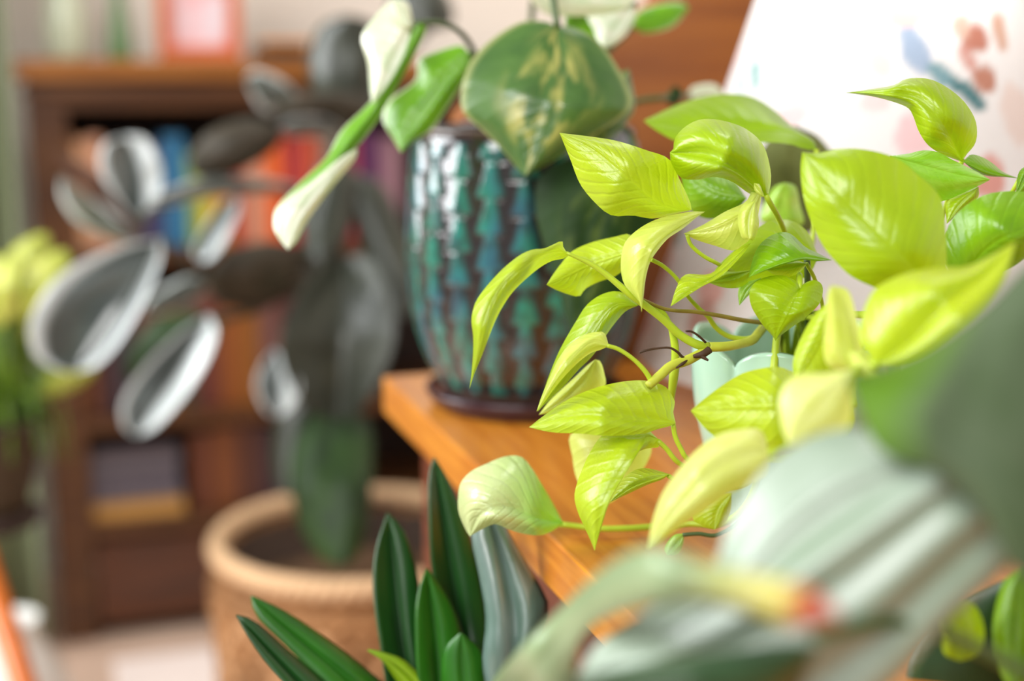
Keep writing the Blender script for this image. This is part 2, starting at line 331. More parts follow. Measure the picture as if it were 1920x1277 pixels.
# ------------------------------------------------------------ books
PAGE = plain('book_pages', srgb(214, 198, 166), .9, .1, 200, .2)
BM = {}
def bmat(c):
    if c not in BM: BM[c] = plain('book_cloth_%d' % len(BM), srgb(*c), .55, .08, 80, .05)
    return BM[c]
def book(a, th, z, h, dep, c, label, group, lean=0, inset=.03):
    e = empty('book', RM(a+th/2, B0+inset+dep/2, z), label, 'book', group)
    rot = Matrix.Rotation(lean, 4, 'Y')
    def fr(x, y, zz):
        v = rot @ Vector((x, y, zz)); return RM(a+th/2+v.x, B0+inset+v.y, z+v.z+abs(math.sin(lean))*th/2)
    b = .0025
    m1 = []
    cov = bmesh.new()
    for (x0, x1, y0, y1, z0, z1) in ((-th/2, -th/2+b, 0, dep, 0, h), (th/2-b, th/2, 0, dep, 0, h), (-th/2, th/2, -.003, b, 0, h)):
        t = box_mesh('c', x0, x1, y0, y1, z0, z1, .0008, fr, 1); cov.from_mesh(t); bpy.data.meshes.remove(t)
    me = bpy.data.meshes.new('cover'); cov.to_mesh(me); cov.free(); link('cover', me, bmat(c), e, False)
    link('page_block', box_mesh('pages', -th/2+b+.0003, th/2-b-.0003, b+.0003, dep-.005, .004, h-.004, .0005, fr, 1), PAGE, e, False)
    return e
row1 = [(120, 22, 218, (196, 140, 100), 'peach'), (142, 26, 208, (214, 160, 118), 'light apricot'), (168, 30, 214, (206, 150, 120), 'salmon beige'), (198, 24, 196, (190, 128, 90), 'tan'), (222, 26, 204, (96, 62, 74), 'plum brown'),
        (248, 28, 210, (72, 50, 58), 'dark maroon'), (276, 34, 196, (54, 54, 96), 'navy'), (312, 40, 212, (40, 108, 148), 'bright blue'), (354, 20, 176, (130, 160, 80), 'leaf green'), (376, 30, 188, (196, 176, 60), 'yellow'),
        (408, 26, 170, (204, 130, 30), 'amber'), (436, 28, 200, (176, 60, 36), 'brick red'), (466, 34, 190, (206, 140, 110), 'pale coral'), (502, 36, 214, (222, 96, 30), 'vivid orange'), (540, 30, 200, (168, 44, 50), 'crimson'),
        (572, 34, 216, (190, 76, 46), 'rust orange'), (608, 36, 204, (120, 110, 96), 'stone grey'), (646, 34, 210, (150, 40, 60), 'wine red'), (682, 40, 212, (86, 34, 80), 'purple'), (724, 36, 200, (150, 110, 120), 'dusty pink'), (762, 40, 206, (90, 60, 60), 'mahogany')]
ordw = ['first', 'second', 'third', 'fourth', 'fifth', 'sixth', 'seventh', 'eighth', 'ninth', 'tenth', 'eleventh', 'twelfth', 'thirteenth', 'fourteenth', 'fifteenth', 'sixteenth', 'seventeenth', 'eighteenth', 'nineteenth', 'twentieth', 'twenty-first', 'twenty-second']
for i, (x, wd, hp, c, nm) in enumerate(row1):
    if i == len(row1)-1: continue
    a = aat(x, 350); th = aat(x+wd-1, 350)-a-.001
    book(a, th, S1+.0005, hp/2600*2.35*.98, .15+random.random()*.05, c, '%s book, %s from the left on the upper shelf' % (nm, ordw[i]), 'books on the upper shelf')
x = 120; i = 0
row2 = [((110, 60, 40), 'russet'), ((150, 84, 40), 'copper'), ((94, 50, 50), 'oxblood'), ((70, 60, 70), 'slate'), ((120, 70, 60), 'cocoa'), ((160, 100, 40), 'ochre'), ((84, 70, 50), 'olive brown'), ((130, 60, 44), 'terracotta'), ((176, 96, 30), 'burnt orange'),
        ((182, 110, 30), 'golden'), ((140, 90, 80), 'rose brown'), ((90, 44, 40), 'burgundy'), ((64, 56, 80), 'dusky violet'), ((110, 80, 50), 'khaki'), ((100, 60, 60), 'brown')]
for c, nm in row2[:15]:
    if x > 760: break
    wd = random.choice((30, 36, 42)); a = aat(x, 640); th = aat(x+wd-1, 640)-a-.001
    book(a, th, S2+.0005, random.uniform(.17, .215), .17, tuple(int(q*.78) for q in c), '%s book, %s from the left on the middle shelf' % (nm, ordw[i]), 'books on the middle shelf'); x += wd+1; i += 1
def flat(a0, a1, z, th, c, label, name='magazine', cat='magazine', group='flat volumes on the bottom shelf', ins=.02):
    e = empty(name, RM((a0+a1)/2, B0+.13, z), label, cat, group)
    cv = bmesh.new()
    for q in ((a0, a1, B0+ins, B0+.24, z, z+.002), (a0, a1, B0+ins, B0+.24, z+th-.002, z+th), (a0, a1, B0+ins-.002, B0+ins, z, z+th)):
        t = box_mesh('c', *q, .0005, None, 1); cv.from_mesh(t); bpy.data.meshes.remove(t)
    me = bpy.data.meshes.new('cover'); cv.to_mesh(me); cv.free(); link('cover', me, bmat(c), e, False)
    link('page_block', box_mesh('p', a0+.002, a1-.002, B0+ins+.0005, B0+.237, z+.0023, z+th-.0023, .0003, None, 1), PAGE, e, False)
a0, a1 = aat(132, 900), aat(345, 900)
flat(a0, a1, S3+.0005, .030, (190, 140, 70), 'thick ochre book lying lowest on the bottom shelf', 'book', 'book')
cols = [((92, 84, 92), 'grey violet'), ((80, 76, 88), 'slate grey'), ((104, 92, 98), 'mauve grey'), ((70, 66, 76), 'charcoal'), ((98, 90, 96), 'ash grey'), ((84, 72, 76), 'brown grey')]
for i, (c, nm) in enumerate(cols):
    flat(a0+random.uniform(0, .006), a1-random.uniform(0, .012), S3+.031+i*.0155, .015, c, '%s magazine, %s above the ochre book on the bottom shelf' % (nm, ordw[i]))
for i, (c, nm) in enumerate([((100, 50, 26), 'red brown'), ((120, 66, 30), 'chestnut'), ((86, 48, 34), 'umber'), ((64, 44, 50), 'dark aubergine'), ((90, 60, 40), 'tobacco')]):
    a = aat(362+i*44, 900); book(a, aat(404+i*44, 900)-a, S3+.0005, .14+.008*(i % 3), .18, c, '%s upright book, %s to the right of the magazine stack' % (nm, ordw[i]), 'upright books on the bottom shelf')
# ------------------------------------------------------------ things on the bookcase top
def topb(x, b): return RM(aat(x, 110), B0+b, ztop)
c = topb(232, .1); ev = empty('bottle', c, 'slender green glass bottle tapering upward on the bookcase', 'bottle')
gg = plain('green_glass', srgb(110, 150, 96), .15, .05, 5, 0)
lathe('bottle_body', smooth_prof([(.005, 0), (.02, .001), (.0195, .03), (.014, .08), (.0075, .13), (.0055, .16), (.0068, .17), (.005, .172)], 30), c+Vector((0, 0, .0005)), gg, ev, 32)
lathe('cork', [(.0045, .172), (.005, .185), (.0005, .186)], c, plain('cork', srgb(180, 140, 90), .9), ev, 16)
c = topb(128, .12); ev = empty('vase', c, 'pale milky green glass vase left of the green bottle', 'vase')
lathe('vase_body', smooth_prof([(.005, 0), (.03, .001), (.036, .05), (.03, .1), (.022, .14), (.028, .17), (.026, .17), (.02, .14), (.028, .1), (.033, .05), (.02, .006), (.0005, .006)], 40), c+Vector((0, 0, .0005)), plain('milky_glass', srgb(214, 222, 194), .2, .04, 5, 0), ev, 40)
# picture frame
fa0, fa1 = aat(300, 60), aat(456, 60); fr_ = empty('picture_frame', RM((fa0+fa1)/2, B0+.05, ztop), 'orange wooden picture frame standing on the bookcase', 'picture frame')
fm = wood('frame_wood', srgb(206, 104, 56), srgb(188, 88, 44), .4, 10, E1); tw = .021; fh = .21; zb = ztop+.0006
link('rail', box_mesh('r', fa0, fa1, B0+.03, B0+.05, zb, zb+tw), fm, fr_, False); link('rail', box_mesh('r', fa0, fa1, B0+.03, B0+.05, zb+fh-tw, zb+fh), fm, fr_, False)
link('stile', box_mesh('r', fa0, fa0+tw, B0+.0305, B0+.0495, zb+tw, zb+fh-tw), fm, fr_, False); link('stile', box_mesh('r', fa1-tw, fa1, B0+.0305, B0+.0495, zb+tw, zb+fh-tw), fm, fr_, False)
pm, nt, b = new_mat('soft_pink_print'); tc = N(nt, 'ShaderNodeTexCoord'); nz = N(nt, 'ShaderNodeTexNoise'); nz.inputs['Scale'].default_value = 14; nt.links.new(tc.outputs['Object'], nz.inputs[0])
rp = N(nt, 'ShaderNodeValToRGB'); rp.color_ramp.elements[0].position = .38; rp.color_ramp.elements[1].position = .6; rp.color_ramp.elements[0].color = srgb(226, 176, 178); rp.color_ramp.elements[1].color = srgb(222, 216, 222); nt.links.new(nz.outputs[0], rp.inputs[0]); nt.links.new(rp.outputs[0], b.inputs['Base Color'])
link('print', box_mesh('r', fa0+tw, fa1-tw, B0+.04, B0+.045, zb+tw, zb+fh-tw, 0), pm, fr_, False)
# small box
ba0, ba1 = aat(497, 110), aat(578, 110); bb = empty('wooden_box', RM((ba0+ba1)/2, B0+.08, ztop), 'small dark wooden box with lighter lid on the bookcase', 'box')
link('body', box_mesh('b', ba0, ba1, B0-.012, B0+.16, ztop+.0006, ztop+.022), M_shelfdk, bb, False)
link('lid', box_mesh('b', ba0-.003, ba1+.003, B0-.015, B0+.163, ztop+.0222, ztop+.032), M_desk, bb, False)
# rug on the floor
rg = link('rug', box_mesh('rug', A0+.08, A0+.33, B0-.9, B0-.12, .0005, .012, .004), plain('rug_wool', srgb(232, 214, 204), .95, .06, 300, .6), None, False); tag(rg, 'pale pinkish flat rug on the floor before the bookcase', 'rug')
# ------------------------------------------------------------ desk
TZ = .75
k0 = on_plane(720, 705, TZ); k1 = on_plane(1185, 1160, TZ)
ta0 = (k0.dot(E1)+k1.dot(E1))/2; tb1 = k0.dot(E2)
def fr_t(a, b, z): return RM(a, b, z)
dk = empty('desk', RM(ta0+.6, tb1-.4, 0), 'honey coloured wooden desk carrying the potted plants', 'desk')
link('desk_top', box_mesh('t', ta0, ta0+1.25, tb1-.98, tb1, TZ-.03, TZ, .0025, None, 3), M_desk, dk, False)
link('apron', box_mesh('t', ta0+.04, ta0+.06, tb1-.92, tb1-.06, TZ-.11, TZ-.0305), M_apron, dk, False)
link('apron', box_mesh('t', ta0+.061, ta0+1.19, tb1-.06, tb1-.04, TZ-.11, TZ-.0305), M_apron, dk, False)
for (qa, qb) in ((.03, -.06), (.03, -.96), (1.17, -.06), (1.17, -.96)):
    link('leg', box_mesh('l', ta0+qa, ta0+qa+.05, tb1+qb-.0, tb1+qb+.05, 0.0005, TZ-.031 if qa > 1 or True else 0), M_apron, dk, False)
# wooden panel behind the desk: swept-top headboard
pts = [(850, 700), (846, 330), (856, 235), (900, 180), (1000, 135), (1120, 85), (1210, 20), (1290, -60), (1420, -110), (1700, -110), (1700, 700)]
PB = tb1+.03
def onb(x, y, b=PB):
    r = P(x, y, 1)-Vector((0, 0, CAMZ)); return Vector((0, 0, CAMZ))+r*(b/r.dot(E2))
ol = [onb(*p) for p in pts]; bot = [Vector((ol[0].x, ol[0].y, .001)), Vector((ol[-1].x, ol[-1].y, .001))]
sm = [ol[0]]+[Vector(cr([tuple(q) for q in ol[1:9]], i/40)) for i in range(41)]+ol[9:]
ring = [bot[0]]+sm+[bot[1]]
nn = len(ring); vs = ring+[q+E2*.03 for q in ring]; fs = [tuple(range(nn))[::-1], tuple(range(nn, 2*nn))]+[(i, (i+1) % nn, nn+(i+1) % nn, nn+i) for i in range(nn)]
o = link('headboard', mesh('hb', vs, fs), M_panel, None, False); tag(o, 'red-brown wooden headboard with swept top behind the desk', 'headboard')
md = o.modifiers.new('b', 'BEVEL'); md.width = .004; md.segments = 3; md.limit_method = 'ANGLE'
# ------------------------------------------------------------ lamp
LC = P(1640, 600, 1.06); LC.z = TZ
lp = empty('table_lamp', LC, 'table lamp with tall white floral printed shade on the desk', 'lamp')
blobs = []
def blob(x, y, rx, ry, rot, c, a=1):
    p = P(x, y, .93); dx = p.x-LC.x; r = .18-.307*(p.z-.775); blobs.append((math.asin(max(-1, min(1, dx/r))), p.z, rx/2600*.95, ry/2600*.95, math.radians(rot), srgb(*c), a))
for q in [(1705, 95, 26, 50, 25, (150, 170, 196)), (1750, 140, 34, 16, -40, (110, 150, 160)), (1800, 175, 42, 16, -42, (50, 110, 116)), (1820, 75, 30, 26, 0, (176, 110, 90)), (1835, 150, 26, 24, 0, (180, 120, 98)), (1790, 50, 18, 22, 0, (206, 176, 160)), (1800, 110, 14, 26, 20, (200, 150, 140)),
          (1440, 140, 14, 34, 40, (130, 180, 178)), (1420, 160, 10, 26, 45, (150, 190, 190)), (1460, 60, 34, 30, 0, (232, 200, 200)), (1475, 100, 12, 22, 10, (214, 176, 190)), (1500, 150, 26, 26, 0, (236, 206, 206)), (1380, 110, 20, 28, 10, (236, 212, 212)), (1690, 30, 40, 24, 0, (226, 186, 180)), (1640, 120, 20, 30, 20, (236, 210, 208)), (1630, 190, 30, 24, 20, (236, 206, 206)),
          (1700, 250, 38, 40, 0, (232, 196, 200)), (1490, 220, 40, 20, 10, (234, 204, 206)), (1780, 330, 40, 40, 0, (216, 160, 156)), (1840, 330, 30, 40, 0, (214, 150, 140)), (1300, 480, 14, 44, 60, (120, 176, 172)), (1280, 560, 26, 44, 0, (226, 176, 172)), (1240, 610, 26, 30, 0, (214, 170, 160)), (1350, 560, 40, 30, 0, (228, 180, 176)), (1500, 590, 30, 40, 0, (226, 156, 150)), (1230, 680, 24, 20, 0, (214, 164, 160)),
          (1900, 220, 40, 60, 0, (226, 210, 204)), (1870, 60, 18, 40, 0, (200, 160, 140))]:
    blob(*q)
for k in range(40):
    th = random.uniform(.9, 5.4); blobs.append((th+math.pi*0, random.uniform(.79, 1.18), random.uniform(.006, .018), random.uniform(.008, .018), random.random()*3, random.choice([srgb(232, 196, 196), srgb(190, 130, 116), srgb(120, 170, 168)]), .8))
vs = []; fs = []; cols_ = []; SN, SV = 220, 110
for i in range(SV+1):
    z = .775+(1.20-.775)*i/SV; r = .18-.307*(z-.775)
    for k in range(SN):
        th = 2*math.pi*k/SN; vs.append((LC.x+r*math.sin(th), LC.y-r*math.cos(th), z))
        c = [.80, .79, .79]; tt = (th+math.pi) % (2*math.pi)-math.pi
        for (bt, bz, rx, ry, ro, bc, ba) in blobs:
            dt = (tt-bt+math.pi) % (2*math.pi)-math.pi; X = dt*r; Z = z-bz; cx, sx = math.cos(ro), math.sin(ro); e = ((X*cx+Z*sx)/rx)**2+((-X*sx+Z*cx)/ry)**2
            if e < 1.6:
                e += .5*noise.noise(Vector((X*90, Z*90, bt*5))); f = max(0, min(1, (1.15-e)*2.5))*ba*.95; c = [a+(b_-a)*f for a, b_ in zip(c, bc)]
        cols_.append((*c, 1))
for i in range(SV):
    for k in range(SN): fs.append((i*SN+k, i*SN+(k+1) % SN, (i+1)*SN+(k+1) % SN, (i+1)*SN+k))
me = mesh('shade', vs, fs); ca = me.color_attributes.new('print', 'FLOAT_COLOR', 'POINT')
for i, c in enumerate(cols_): ca.data[i].color = c
sm_, nt, b = new_mat('printed_shade_cloth'); at = N(nt, 'ShaderNodeAttribute', attribute_name='print'); nt.links.new(at.outputs[0], b.inputs['Base Color']); b.inputs['Roughness'].default_value = .8
tr = N(nt, 'ShaderNodeBsdfTranslucent'); nt.links.new(at.outputs[0], tr.inputs[0]); ms = N(nt, 'ShaderNodeMixShader'); ms.inputs[0].default_value = .4; nt.links.new(b.outputs[0], ms.inputs[1]); nt.links.new(tr.outputs[0], ms.inputs[2]); nt.links.new(ms.outputs[0], nt.nodes['Material Output'].inputs[0])
sh = link('lamp_shade', me, sm_, lp)
white_gl = plain('white_ceramic', srgb(228, 226, 220), .15, .03, 4, 0)
lathe('lamp_base', smooth_prof([(.02, 0), (.06, .001), (.062, .01), (.03, .03), (.05, .09), (.055, .15), (.03, .22), (.012, .25), (.012, .36), (.001, .365)], 50), LC+Vector((0, 0, .0005)), white_gl, lp, 40)
pl = bpy.data.lights.new('bulb_light', 'POINT'); pl.energy = .35; pl.color = (1, .95, .9); pl.shadow_soft_size = .03; po = bpy.data.objects.new('bulb_light', pl); COL.objects.link(po); po.location = LC+Vector((0, -.0, .42-.0)); po.parent = lp; po.location = (0, -.07, .30)
# ------------------------------------------------------------ teal pot
TC = on_plane(983, 752, TZ); TC.z = TZ
tp = empty('plant_pot', TC, 'teal and brown glazed embossed pot on the desk', 'plant pot')
sc = TC.y/math.cos(0)/F*1.02
outer = [(.060, .012), (.064, .020), (.072, .037), (.080, .062), (.0845, .095), (.0855, .120), (.0835, .160), (.0805, .190), (.0795, .1975), (.080, .202)]
prof = smooth_prof(outer, 150); inner = [(.0785, .2025), (.0765, .198), (.078, .16), (.0795, .11), (.068, .04), (.055, .022), (.0005, .022)]
NC = 22; vs = []; fs = []; vc = []; SEG = NC*12
teal = Vector(srgb(36, 124, 104)[:3]); teal2 = Vector(srgb(46, 100, 118)[:3]); brown = Vector(srgb(38, 31, 31)[:3])
allp = prof+inner
for i, (r, z) in enumerate(allp):
    for k in range(SEG):
        a = 2*math.pi*k/SEG; out = i < len(prof); h = 0; c = brown
        if out:
            q = k/12; col = int(q); fx = (q-col-.5)*2; row = (z/.0245)+(.5 if col % 2 else 0); fz = row-math.floor(row)
            wdt = .30+.58*(1-fz)**1.2; ed = abs(fx)/wdt
            m = max(0, min(1, (1.15-ed)*1.9)); m *= 1 if .016 < z < .194 else 0
            band = max(0, min(1, (.194-z)*300, (z-.014)*120))
            h = band*(-.0010*(1-m)+.0007*m*(1-.5*ed)-.0005*max(0, 1-abs(fz-.98)*14))
            nzv = noise.noise(Vector((math.cos(a)*3, math.sin(a)*3, z*30)))
            nz2 = noise.noise(Vector((math.cos(a)*14, math.sin(a)*14, z*90)))
            tcol = teal.lerp(teal2, max(0, min(1, .35+nzv*1.2)))
            mm = m*max(.3, min(1, .75+nz2*.9)); c = brown.lerp(tcol, mm)
            if z > .199 or z < .02: c = Vector(srgb(74, 54, 44)[:3])
        vs.append(TC+Vector(((r+h)*math.cos(a), (r+h)*math.sin(a), z))); vc.append((*c, 1))
for i in range(len(allp)-1):
    for k in range(SEG): fs.append((i*SEG+k, i*SEG+(k+1) % SEG, (i+1)*SEG+(k+1) % SEG, (i+1)*SEG+k))
fs.append(tuple(range(SEG))[::-1])
me = mesh('pot', vs, fs); ca = me.color_attributes.new('glaze', 'FLOAT_COLOR', 'POINT')
for i, c in enumerate(vc): ca.data[i].color = c
gm, nt, b = new_mat('teal_glaze'); at = N(nt, 'ShaderNodeAttribute', attribute_name='glaze'); nt.links.new(at.outputs[0], b.inputs['Base Color']); b.inputs['Roughness'].default_value = .16; b.inputs['Coat Weight'].default_value = .8; b.inputs['Coat Roughness'].default_value = .05
link('pot_body', me, gm, tp)
lathe('saucer', smooth_prof([(.03, .0006), (.063, .0006), (.070, .006), (.0735, .013), (.0722, .0145), (.068, .0125), (.058, .0105), (.001, .0105)], 50), TC, plain('saucer_glaze', srgb(60, 38, 46), .18, .1, 8, 0), tp, 72)
lathe('soil', [(.0005, .186), (.04, .187), (.0768, .184)], TC, M_soil, tp, 48)
# ------------------------------------------------------------ mint pot
MC = on_plane(1475, 985, TZ); MC.z = TZ
mp_ = empty('plant_pot', MC, 'mint green ribbed pot with petal shaped rim on the desk', 'plant pot')
def petal(r, z, a, t):
    up = max(0, min(1, z/.1)); k = 7; w_ = abs(math.cos(k*a/2+.5)); lobe = w_**.6
    rr = r*(1+.10*up*(lobe-.6)); zz = z*(1+.17*max(0, up-.3)*(lobe-.6)); return rr, zz
outer = smooth_prof([(.020, .0006), (.030, .001), (.034, .008), (.044, .036), (.0515, .066), (.054, .088), (.0535, .102)], 60)
inn = smooth_prof([(.051, .1025), (.050, .088), (.047, .066), (.038, .03), (.0005, .025)], 30)
lathe('pot_body', outer+inn, MC, plain('mint_glaze', srgb(170, 204, 184), .15, .06, 6, 0), mp_, 224, petal)
lathe('soil', [(.0005, .066), (.03, .067), (.0455, .064)], MC, M_soil, mp_, 40)
# ------------------------------------------------------------ neon pothos
ne = empty('pothos', MC+Vector((0, 0, .08)), 'bright yellow-green trailing pothos spilling from the mint pot', 'plant')
def nl(k, *a, **kw): return leaf(ne, LM[k], *a, **kw)
# upper left leaves
nl('mid', (1531,280), (1207,226), [(1520,262),(1470,244),(1400,243),(1300,237)], [(1527,265),(1484,235),(1455,209),(1416,184),(1373,176),(1322,181),(1271,196)], [(1510,280),(1484,271),(1433,267),(1370,277),(1300,275),(1264,263),(1228,243)], (.76,.78,.80), el=.03, er=-.012)
nl('neon', (1297,394), (1049,249), [(1266,392),(1229,378),(1173,330),(1112,280)], [(1266,401),(1224,410),(1186,404),(1152,405),(1128,392),(1090,349),(1069,298)], [(1293,376),(1274,336),(1254,298),(1213,282),(1160,265),(1114,257)], (.675,.655,.665), el=.012, er=.008, bow=.003)
nl('green', (1400,372), (1275,320), [(1340,360)], [(1370,335),(1310,315)], [(1375,400),(1325,410),(1290,385)], (.72,.73), el=.01, er=.012)
nl('lime', (1438,370), (1256,286), [(1399,330),(1354,301),(1314,286)], [(1407,364),(1373,341),(1341,332),(1306,337),(1277,333),(1259,309)], [(1444,352),(1445,320),(1431,272),(1399,242),(1359,227),(1319,223),(1288,235),(1266,258),(1262,281)], (.67,.645,.665), el=.020, er=.018, bow=.012, nu=30)
nl('frosty', (1462,424), (1472,342), [(1464,390)], [(1428,415),(1432,385),(1450,352)], [(1505,420),(1500,385),(1492,350)], (.80,.79), el=.008, er=.008)
nl('lime', (1535,482), (1330,528), [(1480,455),(1400,490)], [(1512,432),(1470,411),(1425,424),(1376,470),(1345,500)], [(1510,520),(1440,535),(1380,540)], (.70,.70,.69), el=.012, er=.012)
nl('pale', (1430,352), (1282,438), [(1400,395),(1340,428)], [(1415,345),(1405,368),(1394,381),(1359,397),(1319,421)], [(1425,385),(1412,440),(1390,462),(1373,470),(1341,461),(1306,450)], (.665,.66,.665), el=.006, er=.01)
nl('pale', (1416,376), (1405,448), [(1404,410)], [(1394,383),(1383,410),(1391,446)], [(1421,398),(1423,424),(1414,450)], (.652,.650), el=.004, er=.004, bow=.003, nu=14)
nl('pale', (1434,369), (1414,343), [(1424,356)], [(1426,368),(1414,356)], [(1430,360),(1424,346)], (.652,.652), el=.001, er=.001, nu=8)
nl('neon', (1408,455), (1257,575), [(1370,495),(1320,533),(1285,555)], [(1376,472),(1334,512),(1285,515),(1268,540)], [(1390,480),(1350,520),(1319,536),(1298,549),(1274,564)], (.665,.66,.655), el=.008, er=-.004)
nl('lime', (1412,506), (1328,530), [(1370,518)], [(1379,509),(1349,511)], [(1402,531),(1382,540),(1355,539)], (.675,.675), el=.004, er=.006, nu=14)
nl('pale', (1322,397), (1203,586), [(1266,426),(1225,459),(1210,498),(1203,540)], [(1293,397),(1240,408),(1202,426),(1175,450),(1166,473),(1164,505),(1170,532),(1187,553),(1199,567)], [(1306,408),(1280,429),(1253,447),(1233,470),(1219,492),(1211,521),(1207,553)], (.672,.638,.645), el=.016, er=.014, bow=.004, nu=30)
nl('green', (1560,488), (1404,520), [(1500,482),(1440,500)], [(1534,475),(1510,463),(1485,440),(1466,435),(1441,444),(1420,465),(1408,498)], [(1530,490),(1500,488),(1440,506)], (.655,.65,.655), el=.022, er=-.003)
nl('neon', (1514,494), (1436,506), [(1475,500)], [(1490,488),(1455,490)], [(1500,510),(1480,519),(1455,516)], (.67,.67), el=.004, er=.006, nu=14)
nl('frosty', (1427,521), (1386,573), [(1406,540)], [(1392,532),(1384,548)], [(1422,540),(1404,554)], (.68,.68), el=.003, er=.003, nu=14)
nl('lime', (1500,543), (1454,640), [(1488,562),(1470,600),(1459,622)], [(1494,528),(1478,519),(1459,516),(1435,520),(1414,531),(1405,549),(1408,572),(1417,590),(1432,612),(1449,631)], [(1506,533),(1524,525),(1539,531),(1543,546),(1536,570),(1512,594),(1483,615),(1460,632)], (.655,.648,.655), el=.008, er=.008, bow=.002, nu=30, label='heart shaped upright leaf')
# left group
nl('neon', (1200,468), (1025,534), [(1150,482),(1100,500),(1055,522)], [(1182,440),(1153,444),(1108,455),(1073,471),(1054,492),(1036,516)], [(1161,513),(1121,529),(1097,542),(1084,556),(1046,545)], (.69,.70,.69), el=.012, er=.010)
nl('neon', (1068,476), (880,730), [(1040,470),(1000,485),(945,530),(915,585),(903,640),(888,700)], [(1057,466),(1054,452),(1036,459),(1020,466),(998,468),(974,479),(945,502),(919,529),(900,553),(889,574),(884,601),(887,628),(887,660),(884,700)], [(1057,485),(1036,489),(1012,502),(985,524),(961,548),(943,574),(929,601),(916,633),(903,668),(889,702)], (.655,.625,.62,.64), el=.010, er=.012, bow=.002, nu=44, label='long drooping leaf pointing down')
nl('lime', (1197,573), (1008,772), [(1150,575),(1100,640),(1050,710)], [(1177,553),(1153,546),(1126,553),(1100,572),(1081,601),(1062,633),(1044,668),(1024,720)], [(1174,583),(1153,606),(1137,628),(1113,665),(1086,692),(1060,721),(1030,750)], (.68,.675,.685), el=.012, er=.010, nu=30)
nl('pale', (1116,674), (1010,778), [(1100,700),(1060,745)], [(1100,686),(1078,707),(1057,726),(1030,752)], [(1126,678),(1133,700),(1134,725),(1100,752),(1050,770)], (.70,.70), el=.006, er=.008)
nl('pale', (1142,649), (1006,772), [(1110,640),(1075,668),(1045,705)], [(1134,625),(1124,622),(1100,626),(1078,638),(1060,654),(1044,678),(1028,713),(1014,747)], [(1126,656),(1108,662),(1086,678),(1062,702),(1041,726),(1020,755)], (.65,.64,.65), el=.012, er=.010, nu=30)
nl('neon', (1267,793), (992,801), [(1240,791),(1200,789),(1157,781),(1101,775),(1045,783)], [(1262,770),(1266,755),(1255,733),(1242,722),(1214,714),(1180,714),(1135,722),(1090,737),(1053,756),(1016,782)], [(1256,799),(1236,804),(1208,813),(1177,816),(1129,817),(1087,813),(1039,811),(1011,806)], (.655,.635,.65), el=.022, er=-.004, bow=.003, nu=34, label='broad horizontal leaf with a pale raised midrib')
nl('pale', (1210,812), (1110,950), [(1150,850)], [(1110,800),(1069,816),(1073,855),(1081,897)], [(1222,838),(1214,866),(1190,900),(1150,940)], (.74,.73), el=.006, er=.006)
nl('neon', (1234,823), (1115,1033), [(1211,818),(1196,850),(1170,892),(1140,942),(1122,1000)], [(1205,800),(1160,800),(1129,816),(1107,847),(1095,872),(1081,909),(1077,934),(1084,962),(1095,987),(1107,1013)], [(1236,838),(1214,841),(1191,853),(1168,896),(1143,942),(1126,995)], (.655,.635,.63,.635), el=.022, er=.012, bow=.004, nu=34)
nl('neon', (1255,889), (1143,942), [(1235,894),(1190,910),(1165,926)], [(1236,883),(1214,878),(1194,880),(1174,892),(1155,915)], [(1242,899),(1214,909),(1180,925)], (.665,.67), el=.01, er=.002)
# right group
nl('lime', (1804,303), (1585,174), [(1795,285),(1770,235),(1730,190),(1690,176),(1640,172)], [(1785,297),(1765,289),(1740,272),(1723,247),(1713,220),(1703,203),(1678,192),(1641,182),(1610,177)], [(1813,289),(1827,272),(1832,251),(1828,223),(1809,192),(1782,168),(1751,151),(1723,146),(1696,149),(1675,160),(1627,168)], (.675,.655,.66,.68), el=.010, er=.010, bow=.004, nu=40, label='bird-like twisted leaf at the top')
nl('green', (1912,335), (1806,303), [(1870,326),(1830,312)], [(1885,332),(1851,330),(1827,320)], [(1882,323),(1861,306),(1840,294),(1820,290)], (.68,.67), el=.004, er=.012)
nl('fresh', (1668,292), (1857,337), [(1730,310),(1800,328)], [(1703,288),(1730,282),(1758,285),(1785,299),(1834,323)], [(1690,340),(1740,378),(1772,376),(1799,365),(1834,349)], (.655,.66,.665), el=.008, er=.012)
nl('lime', (1835,350), (1775,420), [(1805,378)], [(1822,354),(1776,378)], [(1833,372),(1799,400)], (.67,.67), el=.006, er=.006, nu=14)
nl('green', (1806,530), (2010,390), [(1836,480),(1875,449),(1916,432)], [(1775,500),(1770,455),(1782,416),(1806,389),(1840,368),(1880,359),(1940,362)], [(1850,520),(1900,500),(1960,450)], (.63,.61,.62), el=.016, er=.016, label='darker green leaf at the right edge')
nl('green', (1935,305), (1905,365), [(1920,335)], [(1912,320),(1906,345)], [(1940,330),(1925,360)], (.66,.66), el=.003, er=.003, nu=10)
nl('lime', (1738,562), (1504,285), [(1720,510),(1640,430),(1560,350)], [(1700,560),(1650,543),(1599,520),(1568,492),(1541,458),(1520,413),(1506,368),(1501,320)], [(1772,540),(1775,492),(1773,430),(1768,382),(1751,354),(1723,330),(1696,306),(1661,289),(1610,279),(1565,280),(1534,287)], (.60,.585,.59,.60), el=.014, er=.012, bow=.003, nu=34, label='largest leaf, broad and slightly soft in focus')
nl('neon', (1640,684), (1905,452), [(1705,640),(1770,570),(1850,510)], [(1612,640),(1617,590),(1638,545),(1672,523),(1707,510),(1758,501),(1810,499),(1850,483)], [(1690,680),(1741,658),(1793,620),(1845,575),(1885,520)], (.53,.515,.525), el=.022, er=-.010, bow=.006, nu=30)
nl('pale', (1600,700), (1560,535), [(1580,610)], [(1548,680),(1547,600),(1552,550)], [(1615,650),(1605,590),(1590,545)], (.56,.55), el=.008, er=.008)
